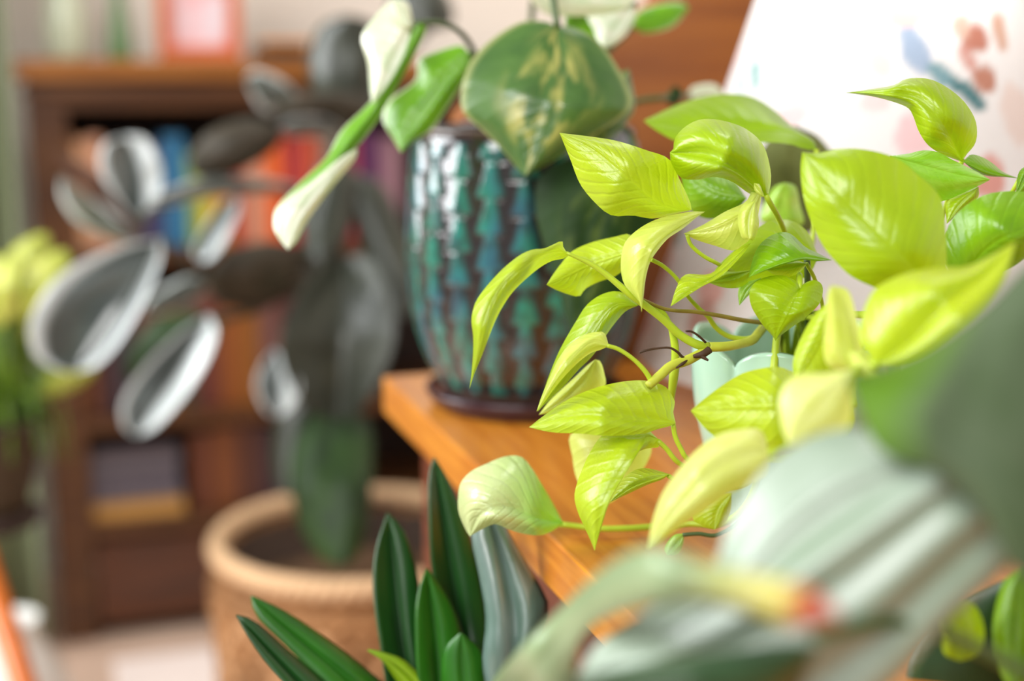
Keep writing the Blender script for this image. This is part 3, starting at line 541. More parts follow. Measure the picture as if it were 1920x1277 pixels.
nl('neon', (1560,560), (1490,720), [(1535,640)], [(1520,600),(1488,670)], [(1590,650),(1570,720),(1520,740)], (.59,.60), el=.008, er=.008)
nl('cream', (1600,690), (1478,832), [(1545,755)], [(1550,700),(1490,705),(1462,745),(1466,800)], [(1598,740),(1594,790),(1560,824),(1510,840)], (.50,.50), el=.008, er=.008)
nl('pale', (1590,660), (1655,712), [(1625,690)], [(1600,690),(1630,712)], [(1615,662),(1640,690)], (.54,.53), el=.003, er=.003, nu=12)
nl('neon', (1600,760), (1295,770), [(1540,765),(1470,762),(1400,763)], [(1560,710),(1503,703),(1462,688),(1426,691),(1390,701),(1355,722),(1319,749)], [(1600,800),(1560,840),(1500,862),(1440,866),(1390,850),(1334,814),(1310,790)], (.61,.595,.615), el=.018, er=.006, bow=.003, nu=30)
nl('cream', (1442,850), (1214,1028), [(1400,850),(1340,875),(1280,940),(1240,990)], [(1425,806),(1369,808),(1332,824),(1298,852),(1264,892),(1239,931),(1222,982)], [(1436,886),(1411,903),(1369,925),(1326,954),(1284,982),(1242,1013)], (.55,.54,.56), el=.016, er=.006, bow=.004, nu=30, label='pale creamy leaf hanging low in front')
nl('neon', (1372,925), (1340,993), [(1350,955)], [(1320,935),(1298,970),(1318,987)], [(1370,955),(1360,980)], (.63,.63), el=.004, er=.006, nu=14)
nl('frosty', (1283,1000), (1250,1043), [(1268,1022)], [(1262,1004),(1246,1028)], [(1281,1020),(1270,1040)], (.70,.70), el=.003, er=.003, nu=12)
nl('sheen_toned', (1056,980), (881,1006), [(1010,972),(950,950),(900,965)], [(1043,991),(1017,1003),(987,1002),(957,994),(928,983),(901,994)], [(1036,942),(1014,905),(995,875),(976,856),(946,856),(909,871),(883,884),(864,905),(859,931),(860,961),(872,991)], (.735,.71,.70,.715), el=.006, er=.022, bow=.006, nu=34, label='green leaf with painted white sheen lying over the desk edge')
nl('lime', (1760,1140), (1800,1240), [(1790,1190)], [(1765,1180),(1770,1225)], [(1820,1130),(1845,1175),(1838,1225)], (.535,.535), el=.004, er=.006)
nl('green', (1900,1300), (1915,1065), [(1905,1180)], [(1870,1250),(1862,1170),(1880,1095)], [(1960,1250),(1965,1150),(1940,1090)], (.53,.54), el=.008, er=.008)
# vines and petioles
def ns(m, pts, r, name='petiole', **kw): return stem(ne, m, pts, r, name, **kw)
ns(M_stem, [(1062,474,.655),(1108,495,.656),(1142,519,.657),(1179,550,.658),(1209,572,.66),(1246,601,.662),(1275,628,.664),(1307,646,.665),(1328,650,.667)], [.0008,.0013,.0016,.0018,.002,.0022], 'vine', n=40)
ns(M_vine, [(1326,651,.667),(1367,649,.672),(1408,639,.69),(1423,624,.70),(1440,610,.715),(1465,640,.74),(1475,720,.765)], [.0024,.0024,.0022,.0024], 'vine', n=36)
ns(M_vine, [(1215,724,.652),(1240,702,.655),(1259,686,.658),(1290,675,.662),(1328,655,.667)], [.0022,.0024,.0026,.0022], 'vine', n=24)
ns(M_stem, [(1138,648,.65),(1160,655,.651),(1187,673,.652),(1208,694,.653),(1222,715,.654)], [.0010,.0010,.0013])
ns(M_stem, [(1200,567,.66),(1225,572,.664),(1245,588,.666),(1257,612,.668),(1265,645,.67),(1266,680,.672),(1262,715,.674),(1257,760,.68)], [.001,.0012,.0020,.0024,.0016])
ns(M_browny, [(1205,562,.66),(1250,580,.665),(1304,585,.668),(1349,592,.675),(1390,600,.685),(1430,605,.70)], [.0008,.001,.0012])
ns(M_stem, [(1222,487,.655),(1245,500,.66),(1270,524,.665),(1290,556,.67),(1312,580,.675),(1328,594,.68),(1343,615,.685),(1367,631,.69),(1400,636,.695),(1425,626,.70)], [.001,.0010,.0013,.0016])
ns(M_stem, [(1288,440,.665),(1296,460,.667),(1319,480,.67),(1345,494,.675),(1375,510,.69)], .0010)
ns(M_stem, [(1436,366,.668),(1447,386,.672),(1458,405,.68),(1472,440,.70),(1490,520,.72),(1500,620,.74),(1490,720,.76)], [.0013,.0016,.0016])
ns(M_stem, [(1500,543,.657),(1499,515,.665),(1497,560,.70),(1497,610,.71),(1504,655,.73),(1495,720,.76)], .0014)
ns(M_dkstem, [(1513,480,.69),(1515,560,.70),(1514,640,.72),(1502,720,.755)], .0017)
ns(M_stem, [(1512,494,.672),(1530,530,.68),(1545,600,.70),(1530,700,.75)], .001)
ns(M_stem, [(1262,795,.656),(1266,818,.657),(1276,840,.658),(1290,862,.66),(1330,890,.675),(1385,900,.69),(1425,880,.695)], .0012)
ns(M_stem, [(1233,826,.656),(1250,842,.657),(1275,870,.66),(1330,895,.675),(1385,905,.69),(1425,884,.695)], .0012)
ns(M_stem, [(1253,892,.667),(1275,905,.67),(1330,915,.68),(1390,912,.69),(1425,888,.695)], .0011)
ns(M_stem, [(1050,983,.737),(1085,987,.738),(1120,991,.738),(1170,991,.738),(1220,988,.738),(1290,982,.735),(1360,980,.71),(1410,930,.695),(1435,820,.685),(1450,700,.685),(1460,610,.695),(1472,605,.72),(1480,720,.765)], [.0016,.0019,.002,.002], 'vine')
ns(M_dkstem, [(1280,1003,.70),(1310,1001,.70),(1345,1003,.70),(1390,975,.70),(1412,925,.695)], .0011)
ns(M_stem, [(1804,300,.676),(1790,340,.69),(1760,420,.71),(1700,560,.74),(1560,700,.76)], .0013)
ns(M_stem, [(1912,335,.68),(1860,420,.70),(1720,580,.74),(1560,700,.76)], .0011)
ns(M_stem, [(1738,560,.60),(1690,590,.64),(1590,590,.69),(1520,600,.72),(1490,720,.765)], .0018)
ns(M_stem, [(1600,698,.50),(1610,690,.54),(1600,670,.60),(1555,600,.68),(1510,604,.72)], .0014)
ns(M_stem, [(1600,698,.56),(1598,680,.60),(1570,640,.65)], .0013)
ns(M_stem, [(1640,684,.53),(1620,670,.60),(1560,600,.68),(1510,600,.72),(1485,720,.765)], .0018)
ns(M_stem, [(1600,760,.61),(1590,700,.66),(1550,610,.69),(1505,605,.72),(1485,720,.765)], .0016)
ns(M_stem, [(1442,850,.55),(1520,820,.60),(1570,720,.67),(1540,610,.69),(1500,605,.72),(1480,720,.765)], .0016)
ns(M_stem, [(1531,280,.76),(1530,400,.765),(1500,600,.77),(1490,710,.77)], .0014)
ns(M_root, [(1199,661,.655),(1212,657,.655),(1227,654,.656),(1254,652,.657),(1270,660,.658),(1280,670,.66),(1292,674,.662)], [.0006,.0005,.0008], 'aerial_root')
ns(M_root, [(1286,621,.655),(1297,622,.656),(1310,630,.658),(1323,642,.662)], [.0005,.0006], 'aerial_root')
ns(M_root, [(1300,668,.659),(1318,664,.6595),(1330,656,.661)], [.0008,.0018,.002], 'leaf_node', label='brown papery joint on the vine')
ns(M_root, [(1268,690,.656),(1280,682,.657),(1290,674,.66)], [.0004,.0009,.0003], 'leaf_node', label='brown papery joint on the vine')
ns(M_root, [(1316,668,.659),(1328,676,.658)], [.0012,.0005], 'leaf_node', label='brown papery joint on the vine')
# ------------------------------------------------------------ marbled pothos in the teal pot
mb = empty('pothos', TC+Vector((0, 0, .187)), 'marbled green and cream pothos growing in the teal pot', 'plant')
def ml(k, *a, **kw): return leaf(mb, LM[k], *a, **kw)
ml('marble', (1046,50), (985,330), [(1042,120),(1030,200),(1005,280)], [(1020,40),(975,42),(920,75),(880,120),(864,175),(870,212),(905,245),(940,280),(972,318)], [(1075,52),(1120,75),(1160,130),(1185,190),(1160,225),(1100,260),(1040,300),(995,325)], (.85,.825,.83), el=.020, er=.016, bow=.004, nu=40, label='big heart shaped leaf splashed with yellow')
ml('marble_white', (775,45), (697,195), [(762,80),(735,135)], [(765,5),(735,0),(700,35),(678,70),(690,120),(693,165)], [(768,80),(765,110),(735,160)], (.86,.85), el=.012, er=.01, bow=.004)
ml('marble_white', (772,50), (738,4), [(755,25)], [(765,20),(748,2)], [(760,52),(738,30)], (.85,.85), el=.003, er=.003, nu=10)
ml('marble_bright', (790,45), (540,468), [(762,100),(705,200),(645,280),(585,360),(548,425)], [(780,40),(740,120),(695,190),(640,245),(612,295),(560,345),(515,395),(520,440)], [(800,55),(768,120),(720,205),(690,250),(640,310),(600,370),(560,410)], (.855,.85,.84,.83), el=.014, er=.014, bow=-.002, nu=40, label='long twisted leaf with white border')
ml('marble_white', (670,278), (540,468), [(620,325),(565,400),(545,440)], [(640,295),(590,335),(530,380),(512,420),(525,450)], [(665,300),(620,355),(580,410),(555,455)], (.838,.825), el=.006, er=.008, bow=.002, nu=24, label='pale folded leaf end')
ml('marble_bright', (880,100), (752,286), [(845,140),(795,205),(763,255)], [(862,84),(815,96),(784,112),(778,150),(730,188),(718,225),(738,262)], [(884,125),(868,155),(838,203),(808,244),(775,265)], (.88,.87), el=.014, er=.010, bow=.003, nu=40)
ml('marble_dark', (1190,300), (1080,640), [(1130,380),(1100,480),(1085,570)], [(1120,290),(1060,300),(1010,335),(1005,400),(1020,460),(1040,520),(1060,590)], [(1220,350),(1230,430),(1200,520),(1150,590),(1110,625)], (.86,.85), el=.014, er=.014, bow=.004, nu=30, label='dark hanging leaf behind the yellow leaves')
ml('marble_bright', (1190,10), (1060,50), [(1130,20)], [(1150,-20),(1080,-5),(1062,20)], [(1180,40),(1130,80),(1080,80)], (.90,.89), el=.008, er=.008)
ml('marble_white', (1188,8), (1128,92), [(1175,40)], [(1150,0),(1100,20),(1115,60)], [(1192,30),(1175,65),(1150,85)], (.885,.88), el=.006, er=.004)
ml('marble_white', (980,-20), (1180,10), [(1080,-15)], [(1020,25),(1080,30),(1150,25)], [(1040,-60),(1130,-60),(1190,-20)], (.87,.88), el=.008, er=.008)
ml('marble_bright', (1185,50), (1292,15), [(1240,35)], [(1210,62),(1260,50)], [(1200,20),(1250,5),(1280,5)], (.97,.98), el=.006, er=.006)
ml('marble_dark', (1262,200), (1268,160), [(1262,180)], [(1250,190),(1255,170)], [(1275,190),(1278,170)], (.95,.95), el=.004, er=.003, nu=12)
ml('marble_white', (1290,178), (1360,180), [(1325,172)], [(1300,162),(1340,158)], [(1300,190),(1345,188)], (.98,.98), el=.004, er=.004, nu=12)
ml('marble', (1180,130), (1100,330), [(1150,210)], [(1100,160),(1080,260)], [(1190,200),(1165,240),(1120,300)], (.88,.87), el=.01, er=.01)
ml('olive', (1500,440), (1490,235), [(1492,340)], [(1440,410),(1418,320),(1440,265)], [(1545,420),(1575,330),(1540,262)], (.86,.86), el=.01, er=.01, label='olive leaf at the back')
def mstem(pts, r, m=M_dkstem): return stem(mb, m, pts, r, 'petiole')
mstem([(1046,52,.85),(1040,20,.852),(1034,-20,.86),(1020,-60,.90),(1000,0,.97),(985,240,1.0)], .0022)
mstem([(778,45,.856),(820,42,.87),(860,58,.89),(885,90,.92),(905,140,.96),(940,240,.99)], [.0018,.002,.0024])
mstem([(883,98,.88),(893,125,.90),(915,180,.95),(950,245,.99)], [.0016,.002])
mstem([(1292,180,.98),(1275,180,.965),(1240,184,.94),(1190,192,.94),(1130,225,.96),(1040,260,1.0)], .002)
mstem([(1190,300,.86),(1180,250,.88),(1120,220,.93),(1030,260,.99)], .002)
mstem([(1185,50,.97),(1120,120,.98),(1030,250,1.0)], .002)
mstem([(1190,8,.895),(1130,100,.95),(1020,250,.99)], .002)
# ------------------------------------------------------------ basket + rubber plant
BC = P(672, 1006, 1.74); BH = BC.z; BC = Vector((BC.x, BC.y, 0)); BR = .174
bs = empty('basket', BC, 'round woven tan basket on the floor holding the rubber plant', 'basket')
rows = int(BH/.017)
vs = []; fs = []; SG = 240; vc = []
prof = []
for i in range(rows*6+1):
    t = i/(rows*6); z = .001+t*(BH-.006); r = BR*(.85+.13*math.sin(math.pi*min(1, t*1.05)*.5)); prof.append((r, z, i))
for (r, z, i) in prof:
    for k in range(SG):
        a = 2*math.pi*k/SG; row = i//6; ph = (i % 6)/6
        h = .0052*abs(math.sin(math.pi*ph))+.0046*math.cos(a*40+(row % 2)*math.pi)
        q = noise.noise(Vector((a*9, z*22, 0)))*.004-.010*math.exp(-((z-(BH-.026))/.007)**2)
        vs.append(BC+Vector(((r+h+q)*math.cos(a), (r+h+q)*math.sin(a), z)))
for i in range(len(prof)-1):
    for k in range(SG): fs.append((i*SG+k, i*SG+(k+1) % SG, (i+1)*SG+(k+1) % SG, (i+1)*SG+k))
fs.append(tuple(range(SG))[::-1])
M_bas = plain('jute', srgb(190, 136, 86), .85, .42, 14, .6)
o = link('basket_wall', mesh('bw', vs, fs), M_bas, bs); o.modifiers.new('t', 'SOLIDIFY').thickness = -.006
for s_ in range(3):
    n = 260; pp = []
    for i in range(n+1):
        a = 2*math.pi*i/n; ph = a*26+s_*2*math.pi/3; pp.append(BC+Vector(((BR+.006*math.cos(ph))*math.cos(a), (BR+.006*math.cos(ph))*math.sin(a), BH-.002+.007*math.sin(ph))))
    link('rim_strand', tube_mesh(pp, .0075, 8, False), plain('jute_rim%d' % s_, srgb(232, 192, 148), .85, .15, 60, .4), bs)
for s_ in range(2):
    pp = []; n = 200
    for i in range(n+1):
        a = 2*math.pi*i/n; ph = a*30+s_*math.pi; pp.append(BC+Vector(((BR+.005+.003*math.cos(ph))*math.cos(a), (BR+.005+.003*math.cos(ph))*math.sin(a), BH-.046+.004*math.sin(ph))))
    link('band_strand', tube_mesh(pp, .0045, 8, False), M_bas, bs)
M_dia = plain('jute_light', srgb(214, 164, 116), .85, .2, 40, .4)
def wr(z): t = z/(BH-.006); return BR*(.85+.13*math.sin(math.pi*min(1, t*1.05)*.5))+.007
for sg in (1, -1):       # crossing strands woven round the wall
    for k in range(11):
        pp = []
        for i in range(25):
            z = BH-.055-(BH-.09)*i/24; a = 2*math.pi*k/11+sg*i*.062; r = wr(z)+.002*sg*math.cos(i*1.2)
            pp.append(BC+Vector((r*math.cos(a), r*math.sin(a), z)))
        link('crossing_strand', tube_mesh(pp, .0075, 6), M_dia, bs)
def clump(r, z, a, t): return r, z+.012*noise.noise(Vector((math.cos(a)*r*60, math.sin(a)*r*60, 1)))
lathe('liner', [(BR-.012, BH-.16), (BR-.009, BH-.02), (BR-.013, BH-.02), (BR-.03, BH-.075)], BC, plain('liner', srgb(70, 50, 36), .9, .3, 60, .5), bs, 60)
lathe('potting_mix', [(.0005, BH-.05), (.03, BH-.052), (.07, BH-.055), (.11, BH-.06), (BR-.014, BH-.07)], BC, M_moss, bs, 80, clump)
rb = empty('rubber_plant', BC+Vector((0, 0, BH-.05)), 'dark glossy rubber plant rising from the woven basket', 'plant')
def rl(k, *a, **kw): kw.setdefault('thick', .0012); kw.setdefault('wav', .003); return leaf(rb, LM[k], *a, **kw)
rl('rubber_sheen_half', (298,448), (140,697), [(240,560),(180,650)], [(215,465),(110,520),(58,600),(65,665),(105,694)], [(300,490),(250,600),(190,680)], (1.47,1.47,1.46), el=-.04, er=-.05, bow=-.004)
rl('rubber_sheen_half', (392,590), (258,818), [(330,680),(275,770)], [(335,625),(262,700),(228,760),(235,805)], [(405,630),(370,710),(300,795)], (1.54,1.53), el=-.03, er=-.04)
rl('rubber_sheen_half', (265,425), (235,255), [(255,340)], [(225,385),(190,320),(195,270)], [(290,390),(303,320),(275,262)], (1.58,1.56), el=-.03, er=-.01, bow=.004)
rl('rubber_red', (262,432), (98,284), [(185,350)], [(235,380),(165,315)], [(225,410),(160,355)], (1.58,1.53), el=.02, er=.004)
rl('rubber_sheen_edge', (258,446), (116,330), [(170,385)], [(215,405),(150,355)], [(225,452),(150,420),(115,370)], (1.56,1.54), el=.004, er=.02)
rl('rubber_under', (525,238), (356,318), [(440,275)], [(470,222),(395,245),(360,285)], [(515,280),(440,325),(385,334)], (1.60,1.56), el=.02, er=.03)
rl('rubber_sheen_edge', (565,190), (460,150), [(510,165)], [(530,150),(480,132)], [(545,205),(495,210)], (1.62,1.6), el=.01, er=.02)
rl('rubber_under', (720,215), (500,220), [(610,190)], [(670,175),(600,172),(540,185)], [(680,225),(600,215),(540,220)], (1.63,1.55), el=.02, er=.02)
rl('rubber_sheen_edge', (650,250), (520,240), [(585,232)], [(610,222),(550,222)], [(620,255),(550,255)], (1.66,1.6), el=.01, er=.01)
rl('rubber', (655,215), (650,28), [(640,120)], [(600,200),(578,120),(600,50)], [(700,200),(722,110),(700,45)], (1.64,1.62), el=.02, er=.03, bow=.006, label='upright grey-green leaf')
rl('rubber', (800,60), (760,-40), [(780,10)], [(740,50),(730,0)], [(850,40),(830,-20)], (1.62,1.62), el=.02, er=.03)
rl('rubber_sheen_edge', (570,352), (284,378), [(420,345),(340,362)], [(500,335),(400,332),(320,355)], [(500,362),(400,368),(320,384)], (1.62,1.52), el=.03, er=.02)
rl('rubber_sheen_half', (446,366), (376,488), [(412,420)], [(415,385),(375,440),(364,475)], [(448,395),(420,455),(392,488)], (1.6,1.56), el=-.01, er=-.03)
rl('rubber_under', (555,468), (385,520), [(470,490)], [(510,452),(430,470)], [(560,520),(490,575),(410,570)], (1.62,1.58), el=.02, er=.03)
rl('rubber_sheen_edge', (390,520), (270,585), [(330,555)], [(350,520),(285,555)], [(370,560),(300,590)], (1.62,1.58), el=.01, er=.01)
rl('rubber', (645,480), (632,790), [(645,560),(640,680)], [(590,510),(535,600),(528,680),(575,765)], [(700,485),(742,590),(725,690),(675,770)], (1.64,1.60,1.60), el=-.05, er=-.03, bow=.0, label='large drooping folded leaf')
rl('rubber_sheen_half', (515,655), (520,782), [(516,730)], [(488,690),(480,730),(498,770)], [(545,690),(562,720),(548,765)], (1.6,1.58), el=-.02, er=-.03)
rl('rubber', (575,745), (540,930), [(548,840)], [(530,760),(510,840),(518,910)], [(600,780),(595,860),(565,920)], (1.66,1.64), el=.03, er=.03)
rl('rubber_green', (625,760), (640,1064), [(620,860),(635,980)], [(570,790),(545,870),(560,980),(600,1045)], [(690,790),(698,870),(690,980),(668,1045)], (1.66,1.58,1.56), el=.03, er=.03, bow=.008, label='greener leaf hanging into the basket')
rl('rubber', (640,290), (600,500), [(615,400)], [(590,320),(565,410),(575,470)], [(665,330),(660,420),(630,480)], (1.68,1.62), el=.03, er=.03)
rl('rubber', (655,320), (765,600), [(700,430),(745,530)], [(660,400),(690,500),(735,580)], [(720,350),(765,450),(785,540)], (1.70,1.66), el=.03, er=.03)
rl('rubber_under', (640,560), (545,470), [(590,500)], [(590,560),(548,510)], [(625,500),(575,455)], (1.70,1.68), el=.01, er=.02)
rl('rubber_green', (420,610), (230,690), [(330,630)], [(380,590),(290,600)], [(350,690),(260,720)], (1.72,1.70), el=.02, er=.02)
def rs(pts, r): return stem(rb, M_bark, pts, r, 'branch', n=30)
stem(rb, M_bark, [(655,1040,1.74),(650,850,1.73),(640,650,1.72),(630,450,1.71),(640,250,1.70),(660,100,1.68)], [.012,.011,.009,.006], 'trunk', n=40)
rs([(636,560,1.715),(560,545,1.68),(470,585,1.64),(400,600,1.57)], [.006,.004]); rs([(634,470,1.71),(520,480,1.66),(400,520,1.6),(300,450,1.5)], [.006,.004])
rs([(634,420,1.71),(540,360,1.66),(430,350,1.6),(285,395,1.56),(262,430,1.57)], [.006,.004]); rs([(640,260,1.7),(600,230,1.66),(540,225,1.62)], [.005,.004])
rs([(645,520,1.715),(648,490,1.68)], .005); rs([(648,760,1.73),(625,765,1.68)], .005); rs([(640,330,1.71),(650,320,1.70)], .004); rs([(648,740,1.73),(575,745,1.68),(515,660,1.61)], .004)
rs([(655,150,1.69),(740,110,1.66),(800,60,1.63)], .004); rs([(430,352,1.6),(446,366,1.6)], .003)
# ------------------------------------------------------------ strap-leaved plant at the bottom centre
OC = P(835, 1470, .78)
op = empty('orchid', OC, 'strap-leaved orchid plant below the desk edge without flowers', 'plant')
def ol_(k, *a, **kw): kw.setdefault('thick', .0012); kw.setdefault('wav', .001); kw.setdefault('crease', .004); return leaf(op, LM[k], *a, **kw)
bz = (835, 1470)
ol_('strap', bz, (727,962), [(775,1300),(748,1150),(738,1050)], [(740,1330),(712,1200),(700,1100),(705,1030)], [(810,1330),(792,1180),(782,1080),(760,1000)], (.78,.79,.80), el=-.014, er=.006)
ol_('strap', bz, (814,858), [(880,1300),(860,1150),(835,1000)], [(850,1320),(835,1180),(812,1080),(806,1000),(804,900)], [(920,1320),(918,1200),(905,1100),(880,1000),(848,915)], (.78,.80,.80), el=-.014, er=.006)
ol_('strap_bright', bz, (800,1066), [(825,1300),(815,1180)], [(790,1320),(779,1180),(784,1110)], [(880,1320),(868,1200),(845,1130)], (.77,.775), el=-.01, er=.008)
ol_('strap_bright', bz, (864,1188), [(868,1320),(866,1250)], [(840,1340),(828,1280),(836,1215)], [(910,1330),(914,1270),(904,1222)], (.75,.755), el=.006, er=.008)
ol_('strap_silver', bz, (905,930), [(950,1300),(965,1180),(945,1060)], [(910,1340),(906,1240),(912,1160),(900,1080),(885,1000)], [(980,1320),(1005,1220),(1028,1140),(1000,1080),(960,1010),(935,960)], (.76,.748,.76), el=.0, er=.008, bow=.006, label='greyish glossy arching leaf')
ol_('strap_bright', bz, (471,1118), [(740,1350),(640,1260),(540,1180)], [(740,1310),(680,1250),(600,1190),(530,1145)], [(700,1400),(620,1300),(540,1215),(482,1155)], (.78,.76,.76), el=.012, er=-.006)
ol_('strap', bz, (443,1154), [(700,1430),(600,1320),(505,1220)], [(720,1390),(620,1290),(550,1230),(480,1168)], [(660,1430),(560,1310),(500,1245),(462,1190)], (.78,.74,.74), el=.01, er=-.008)
ol_('strap_tip', bz, (690,1219), [(800,1320),(750,1255)], [(790,1350),(740,1270),(715,1236)], [(810,1310),(765,1245),(720,1225)], (.77,.76), el=.003, er=.003)
ol_('sage', bz, (1576,1162), [(940,1400),(1010,1240),(1115,1115),(1215,1080),(1330,1095),(1460,1120)], [(870,1400),(930,1270),(1040,1155),(1130,1070),(1200,1030),(1260,1033),(1340,1060),(1450,1085),(1530,1110)], [(1000,1440),(1065,1310),(1078,1230),(1108,1178),(1170,1148),(1245,1134),(1320,1128),(1410,1146),(1490,1174)], (.74,.46,.36,.33), el=.004, er=.010, bow=.002, crease=.001, nu=50, label='pale sage arching leaf with a reddish tip')
opot = empty('plant_pot', Vector((OC.x, OC.y, OC.z-.14)), 'dark terracotta pot under the strap-leaved orchid', 'plant pot')
TR = plain('dark_terracotta', srgb(96, 60, 44), .7, .2, 30, .1)
lathe('pot_body', smooth_prof([(.04, .0006), (.05, .001), (.062, .06), (.068, .115), (.072, .118), (.072, .132), (.067, .132), (.064, .11), (.05, .02), (.0005, .02)], 50), Vector(opot.location), TR, opot, 48)
lathe('bark_mix', [(.0005, .125), (.03, .126), (.0635, .118)], Vector(opot.location), M_moss, opot, 40, lambda r, z, a, t: (r, z+.003*noise.noise(Vector((math.cos(a)*r*200, math.sin(a)*r*200, 0)))))
st = empty('plant_stand', Vector((OC.x, OC.y, 0)), 'small round wooden stand under the orchid pot', 'stand')
lathe('seat', [(.001, OC.z-.165), (.105, OC.z-.165), (.11, OC.z-.16), (.11, OC.z-.145), (.105, OC.z-.1402), (.001, OC.z-.1402)], Vector((OC.x, OC.y, 0)), M_apron, st, 40)
for k in range(3):
    a = k*2.094+.4; link('leg', tube_mesh([Vector((OC.x+.07*math.cos(a), OC.y+.07*math.sin(a), OC.z-.1655)), Vector((OC.x+.12*math.cos(a), OC.y+.12*math.sin(a), .006))], .011, 12), M_apron, st)
# ------------------------------------------------------------ broad-leaved plant close to the lens
GC = on_plane(2160, 1500, TZ); GC.z = TZ
bp_ = empty('foliage_plant', GC+Vector((0, 0, .04)), 'broad pale-sheened foliage plant in the near right foreground', 'plant')
def gl(k, *a, **kw): kw.setdefault('thick', .0008); kw.setdefault('wav', .002); return leaf(bp_, LM[k], *a, **kw)
def pleat(o, n=4, amp=.0022):
    ul = o.data.uv_layers[0]; vuv = {}
    for lp_ in o.data.loops: vuv[lp_.vertex_index] = ul.data[lp_.index].uv
    for v in o.data.vertices:
        u_, x = vuv[v.index]; v.co.y += amp*math.sin(x*n*2*math.pi)*math.sin(math.pi*min(1, max(0, u_)))**.5
gl('broad_shade', (2080,900), (1590,705), [(1950,880),(1800,820),(1700,760)], [(2100,600),(2010,460),(1930,495),(1850,575),(1750,650),(1660,690)], [(2000,1090),(1905,1070),(1850,970),(1760,890),(1650,840)], (.40,.385,.39,.41), el=.03, er=.0, nu=40, nv=14, label='grey-green blade in painted shade at the right edge')
o = gl('broad', (2060,730), (1075,1285), [(1900,830),(1750,930),(1580,1060),(1400,1170),(1220,1250)], [(1950,745),(1850,790),(1700,806),(1578,806),(1500,830),(1430,885),(1374,971),(1335,1065),(1250,1125),(1130,1200)], [(2020,900),(1930,1020),(1860,1085),(1771,1170),(1660,1290),(1480,1400),(1230,1380)], (.42,.40,.40,.42), el=.025, er=.015, bow=.002, nu=60, nv=20, label='wide pleated blade with a white sheen')
pleat(o)
gl('broad_deep', (1530,1215), (1050,1282), [(1400,1270),(1230,1290)], [(1470,1210),(1370,1222),(1256,1240),(1150,1256)], [(1480,1310),(1350,1420),(1150,1360)], (.385,.38,.39), el=.006, er=.02, label='dark green lower fold of the blade')
gl('broad_deep', (1990,1420), (1905,1075), [(1900,1240)], [(1790,1360),(1700,1270),(1780,1150)], [(1980,1300),(1960,1150)], (.57,.56), label='olive blade low at the right edge')
stem(bp_, M_dkstem, [(2060,730,.42),(2160,850,.42),(2200,1100,.42),(2165,1400,.42)], .003, 'petiole'); stem(bp_, M_dkstem, [(2080,900,.40),(2130,1000,.42),(2180,1200,.43),(2160,1400,.42)], .003, 'petiole')
stem(bp_, M_dkstem, [(1530,1192,.386),(1700,1170,.41),(1900,1250,.43),(2150,1400,.42)], .002, 'petiole')
gpot = empty('plant_pot', GC, 'grey pot of the broad-leaved plant at the desk front', 'plant pot')
lathe('pot_body', smooth_prof([(.02, .0006), (.032, .001), (.038, .03), (.04, .055), (.038, .055), (.034, .03), (.0005, .02)], 30), GC, plain('grey_glaze', srgb(130, 128, 124), .4, .1), gpot, 40)
lathe('soil', [(.0005, .045), (.0365, .043)], GC, M_soil, gpot, 30)
# ------------------------------------------------------------ yellow striped plant at the left edge with its stand
YC = P(-30, 800, 1.62); yz = YC.z
yp = empty('plant_pot', Vector((YC.x, YC.y, yz-.10)), 'brown pot of the striped plant on the orange-legged stand', 'plant pot')
lathe('pot_body', smooth_prof([(.03, .0006), (.042, .001), (.056, .05), (.068, .095), (.072, .098), (.072, .11), (.068, .11), (.056, .06), (.0005, .03)], 40), Vector(yp.location), plain('brown_pot', srgb(70, 54, 34), .6, .2, 20, .1), yp, 48)
lathe('soil', [(.0005, .1), (.064, .096)], Vector(yp.location), M_soil, yp, 40)
sp_ = empty('spider_plant', Vector((YC.x, YC.y, yz)), 'yellow and green striped arching plant at the left edge', 'plant')
for i in range(58):
    a = random.uniform(0, 2*math.pi); ln = random.uniform(60, 150); hx = 10+random.uniform(-35, 35); up = random.uniform(60, 290) if i < 34 else random.uniform(30, 110)
    tx = hx+math.cos(a)*ln; dd = 1.62+math.sin(a)*.09; ty = min(870, 800-up+random.uniform(60, 200))
    k = 'spider'; wd = random.uniform(8, 13)
    mx = hx+math.cos(a)*ln*.45; my = 800-up
    leaf(sp_, LM[k], (hx, 795), (tx, ty), [(hx+(mx-hx)*.4, 795-up*.55), (mx, my), (mx+(tx-mx)*.65, my+(ty-my)*.35)],
         [(hx+(mx-hx)*.4-wd, 795-up*.55), (mx-wd*.4, my-wd*.6), (mx+(tx-mx)*.65-wd*.3, my+(ty-my)*.35-wd*.5)], [(hx+(mx-hx)*.4+wd, 795-up*.55), (mx+wd*.4, my+wd*.8), (mx+(tx-mx)*.65+wd*.3, my+(ty-my)*.35+wd*.5)],
         (1.62, (1.62+dd)/2, dd), el=.004, er=.004, nu=18, nv=3, thick=.0006)
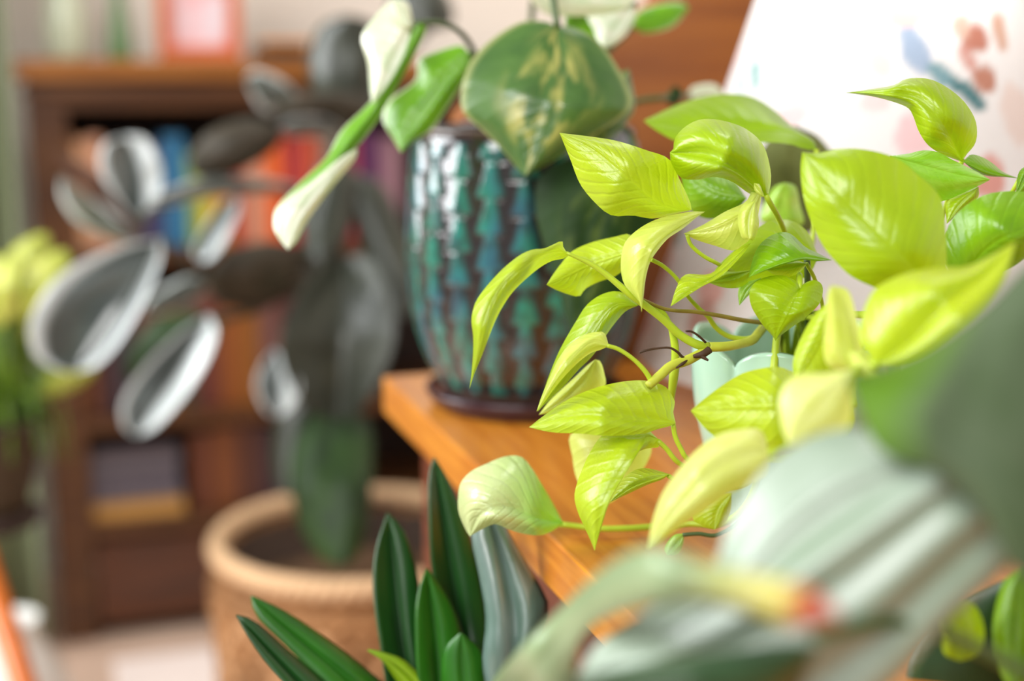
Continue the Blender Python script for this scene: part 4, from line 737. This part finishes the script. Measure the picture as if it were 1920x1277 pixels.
for (bx0, by0, tx, ty, wd, d_) in ((40, 600, 125, 470, 38, 1.5), (-10, 560, 90, 440, 34, 1.56), (60, 620, 150, 560, 26, 1.6), (30, 620, 60, 450, 36, 1.54), (0, 620, -20, 470, 34, 1.52), (40, 640, 140, 520, 26, 1.53), (10, 610, 30, 470, 30, 1.48), (60, 730, 215, 600, 24, 1.62), (50, 740, 180, 690, 24, 1.6)):
    dx, dy = tx-bx0, ty-by0; L_ = math.hypot(dx, dy); nx, ny = -dy/L_*wd, dx/L_*wd; q = lambda t, s: (bx0+dx*t+nx*s, by0+dy*t+ny*s)
    leaf(sp_, LM['croton'], (bx0, by0), (tx, ty), [q(.5, 0)], [q(.25, .8), q(.6, 1), q(.9, .55)], [q(.25, -.8), q(.6, -1), q(.9, -.55)], (d_+.04, d_, d_+.03), el=.015, er=.015, thick=.0006)
    stem(sp_, M_dkstem, [(bx0, by0, d_+.04), ((bx0+20)/2, (by0+800)/2, 1.6), (15, 800, 1.62)], .0018, 'petiole')
ys = empty('plant_stand', Vector((YC.x, YC.y, 0)), 'orange wooden plant stand with splayed legs at the left edge', 'stand')
OW = wood('orange_wood', srgb(204, 110, 40), srgb(184, 90, 28), .35, 10, E2)
Y0 = Vector((YC.x, YC.y, 0))
lathe('tray', [(.001, yz-.120), (.052, yz-.120), (.056, yz-.115), (.056, yz-.104), (.052, yz-.1005), (.001, yz-.1005)], Y0, M_shelfdk, ys, 48)
t0 = P(-55, 850, 1.56); t1 = P(92, 1290, 1.5)
dirv = (t1-t0).normalized(); 
def leg_to_floor(p, dv, r=.016): q = p+dv*((.004-p.z)/dv.z); return tube_mesh([p, q], [r, r*.75], 14)
link('leg', leg_to_floor(Vector((t0.x, t0.y, yz-.126)), dirv), OW, ys)
for a in (2.6, 3.9):
    link('leg', leg_to_floor(Y0+Vector((.03*math.cos(a), .03*math.sin(a), yz-.121)), Vector((math.cos(a)*.22, math.sin(a)*.22, -1)).normalized(), .013), OW, ys)
WC = on_plane(28, 1330, 0); WC = P(25, 1230, 1.95); WC.z = 0
wp = empty('floor_vase', WC, 'white ceramic floor vase behind the orange plant stand leg', 'vase')
lathe('vase_body', smooth_prof([(.03, .0006), (.055, .002), (.075, .07), (.07, .14), (.04, .2), (.035, .22), (.042, .235), (.038, .235), (.03, .22), (.034, .2), (.06, .14), (.001, .02)], 50), WC, white_gl, wp, 48)
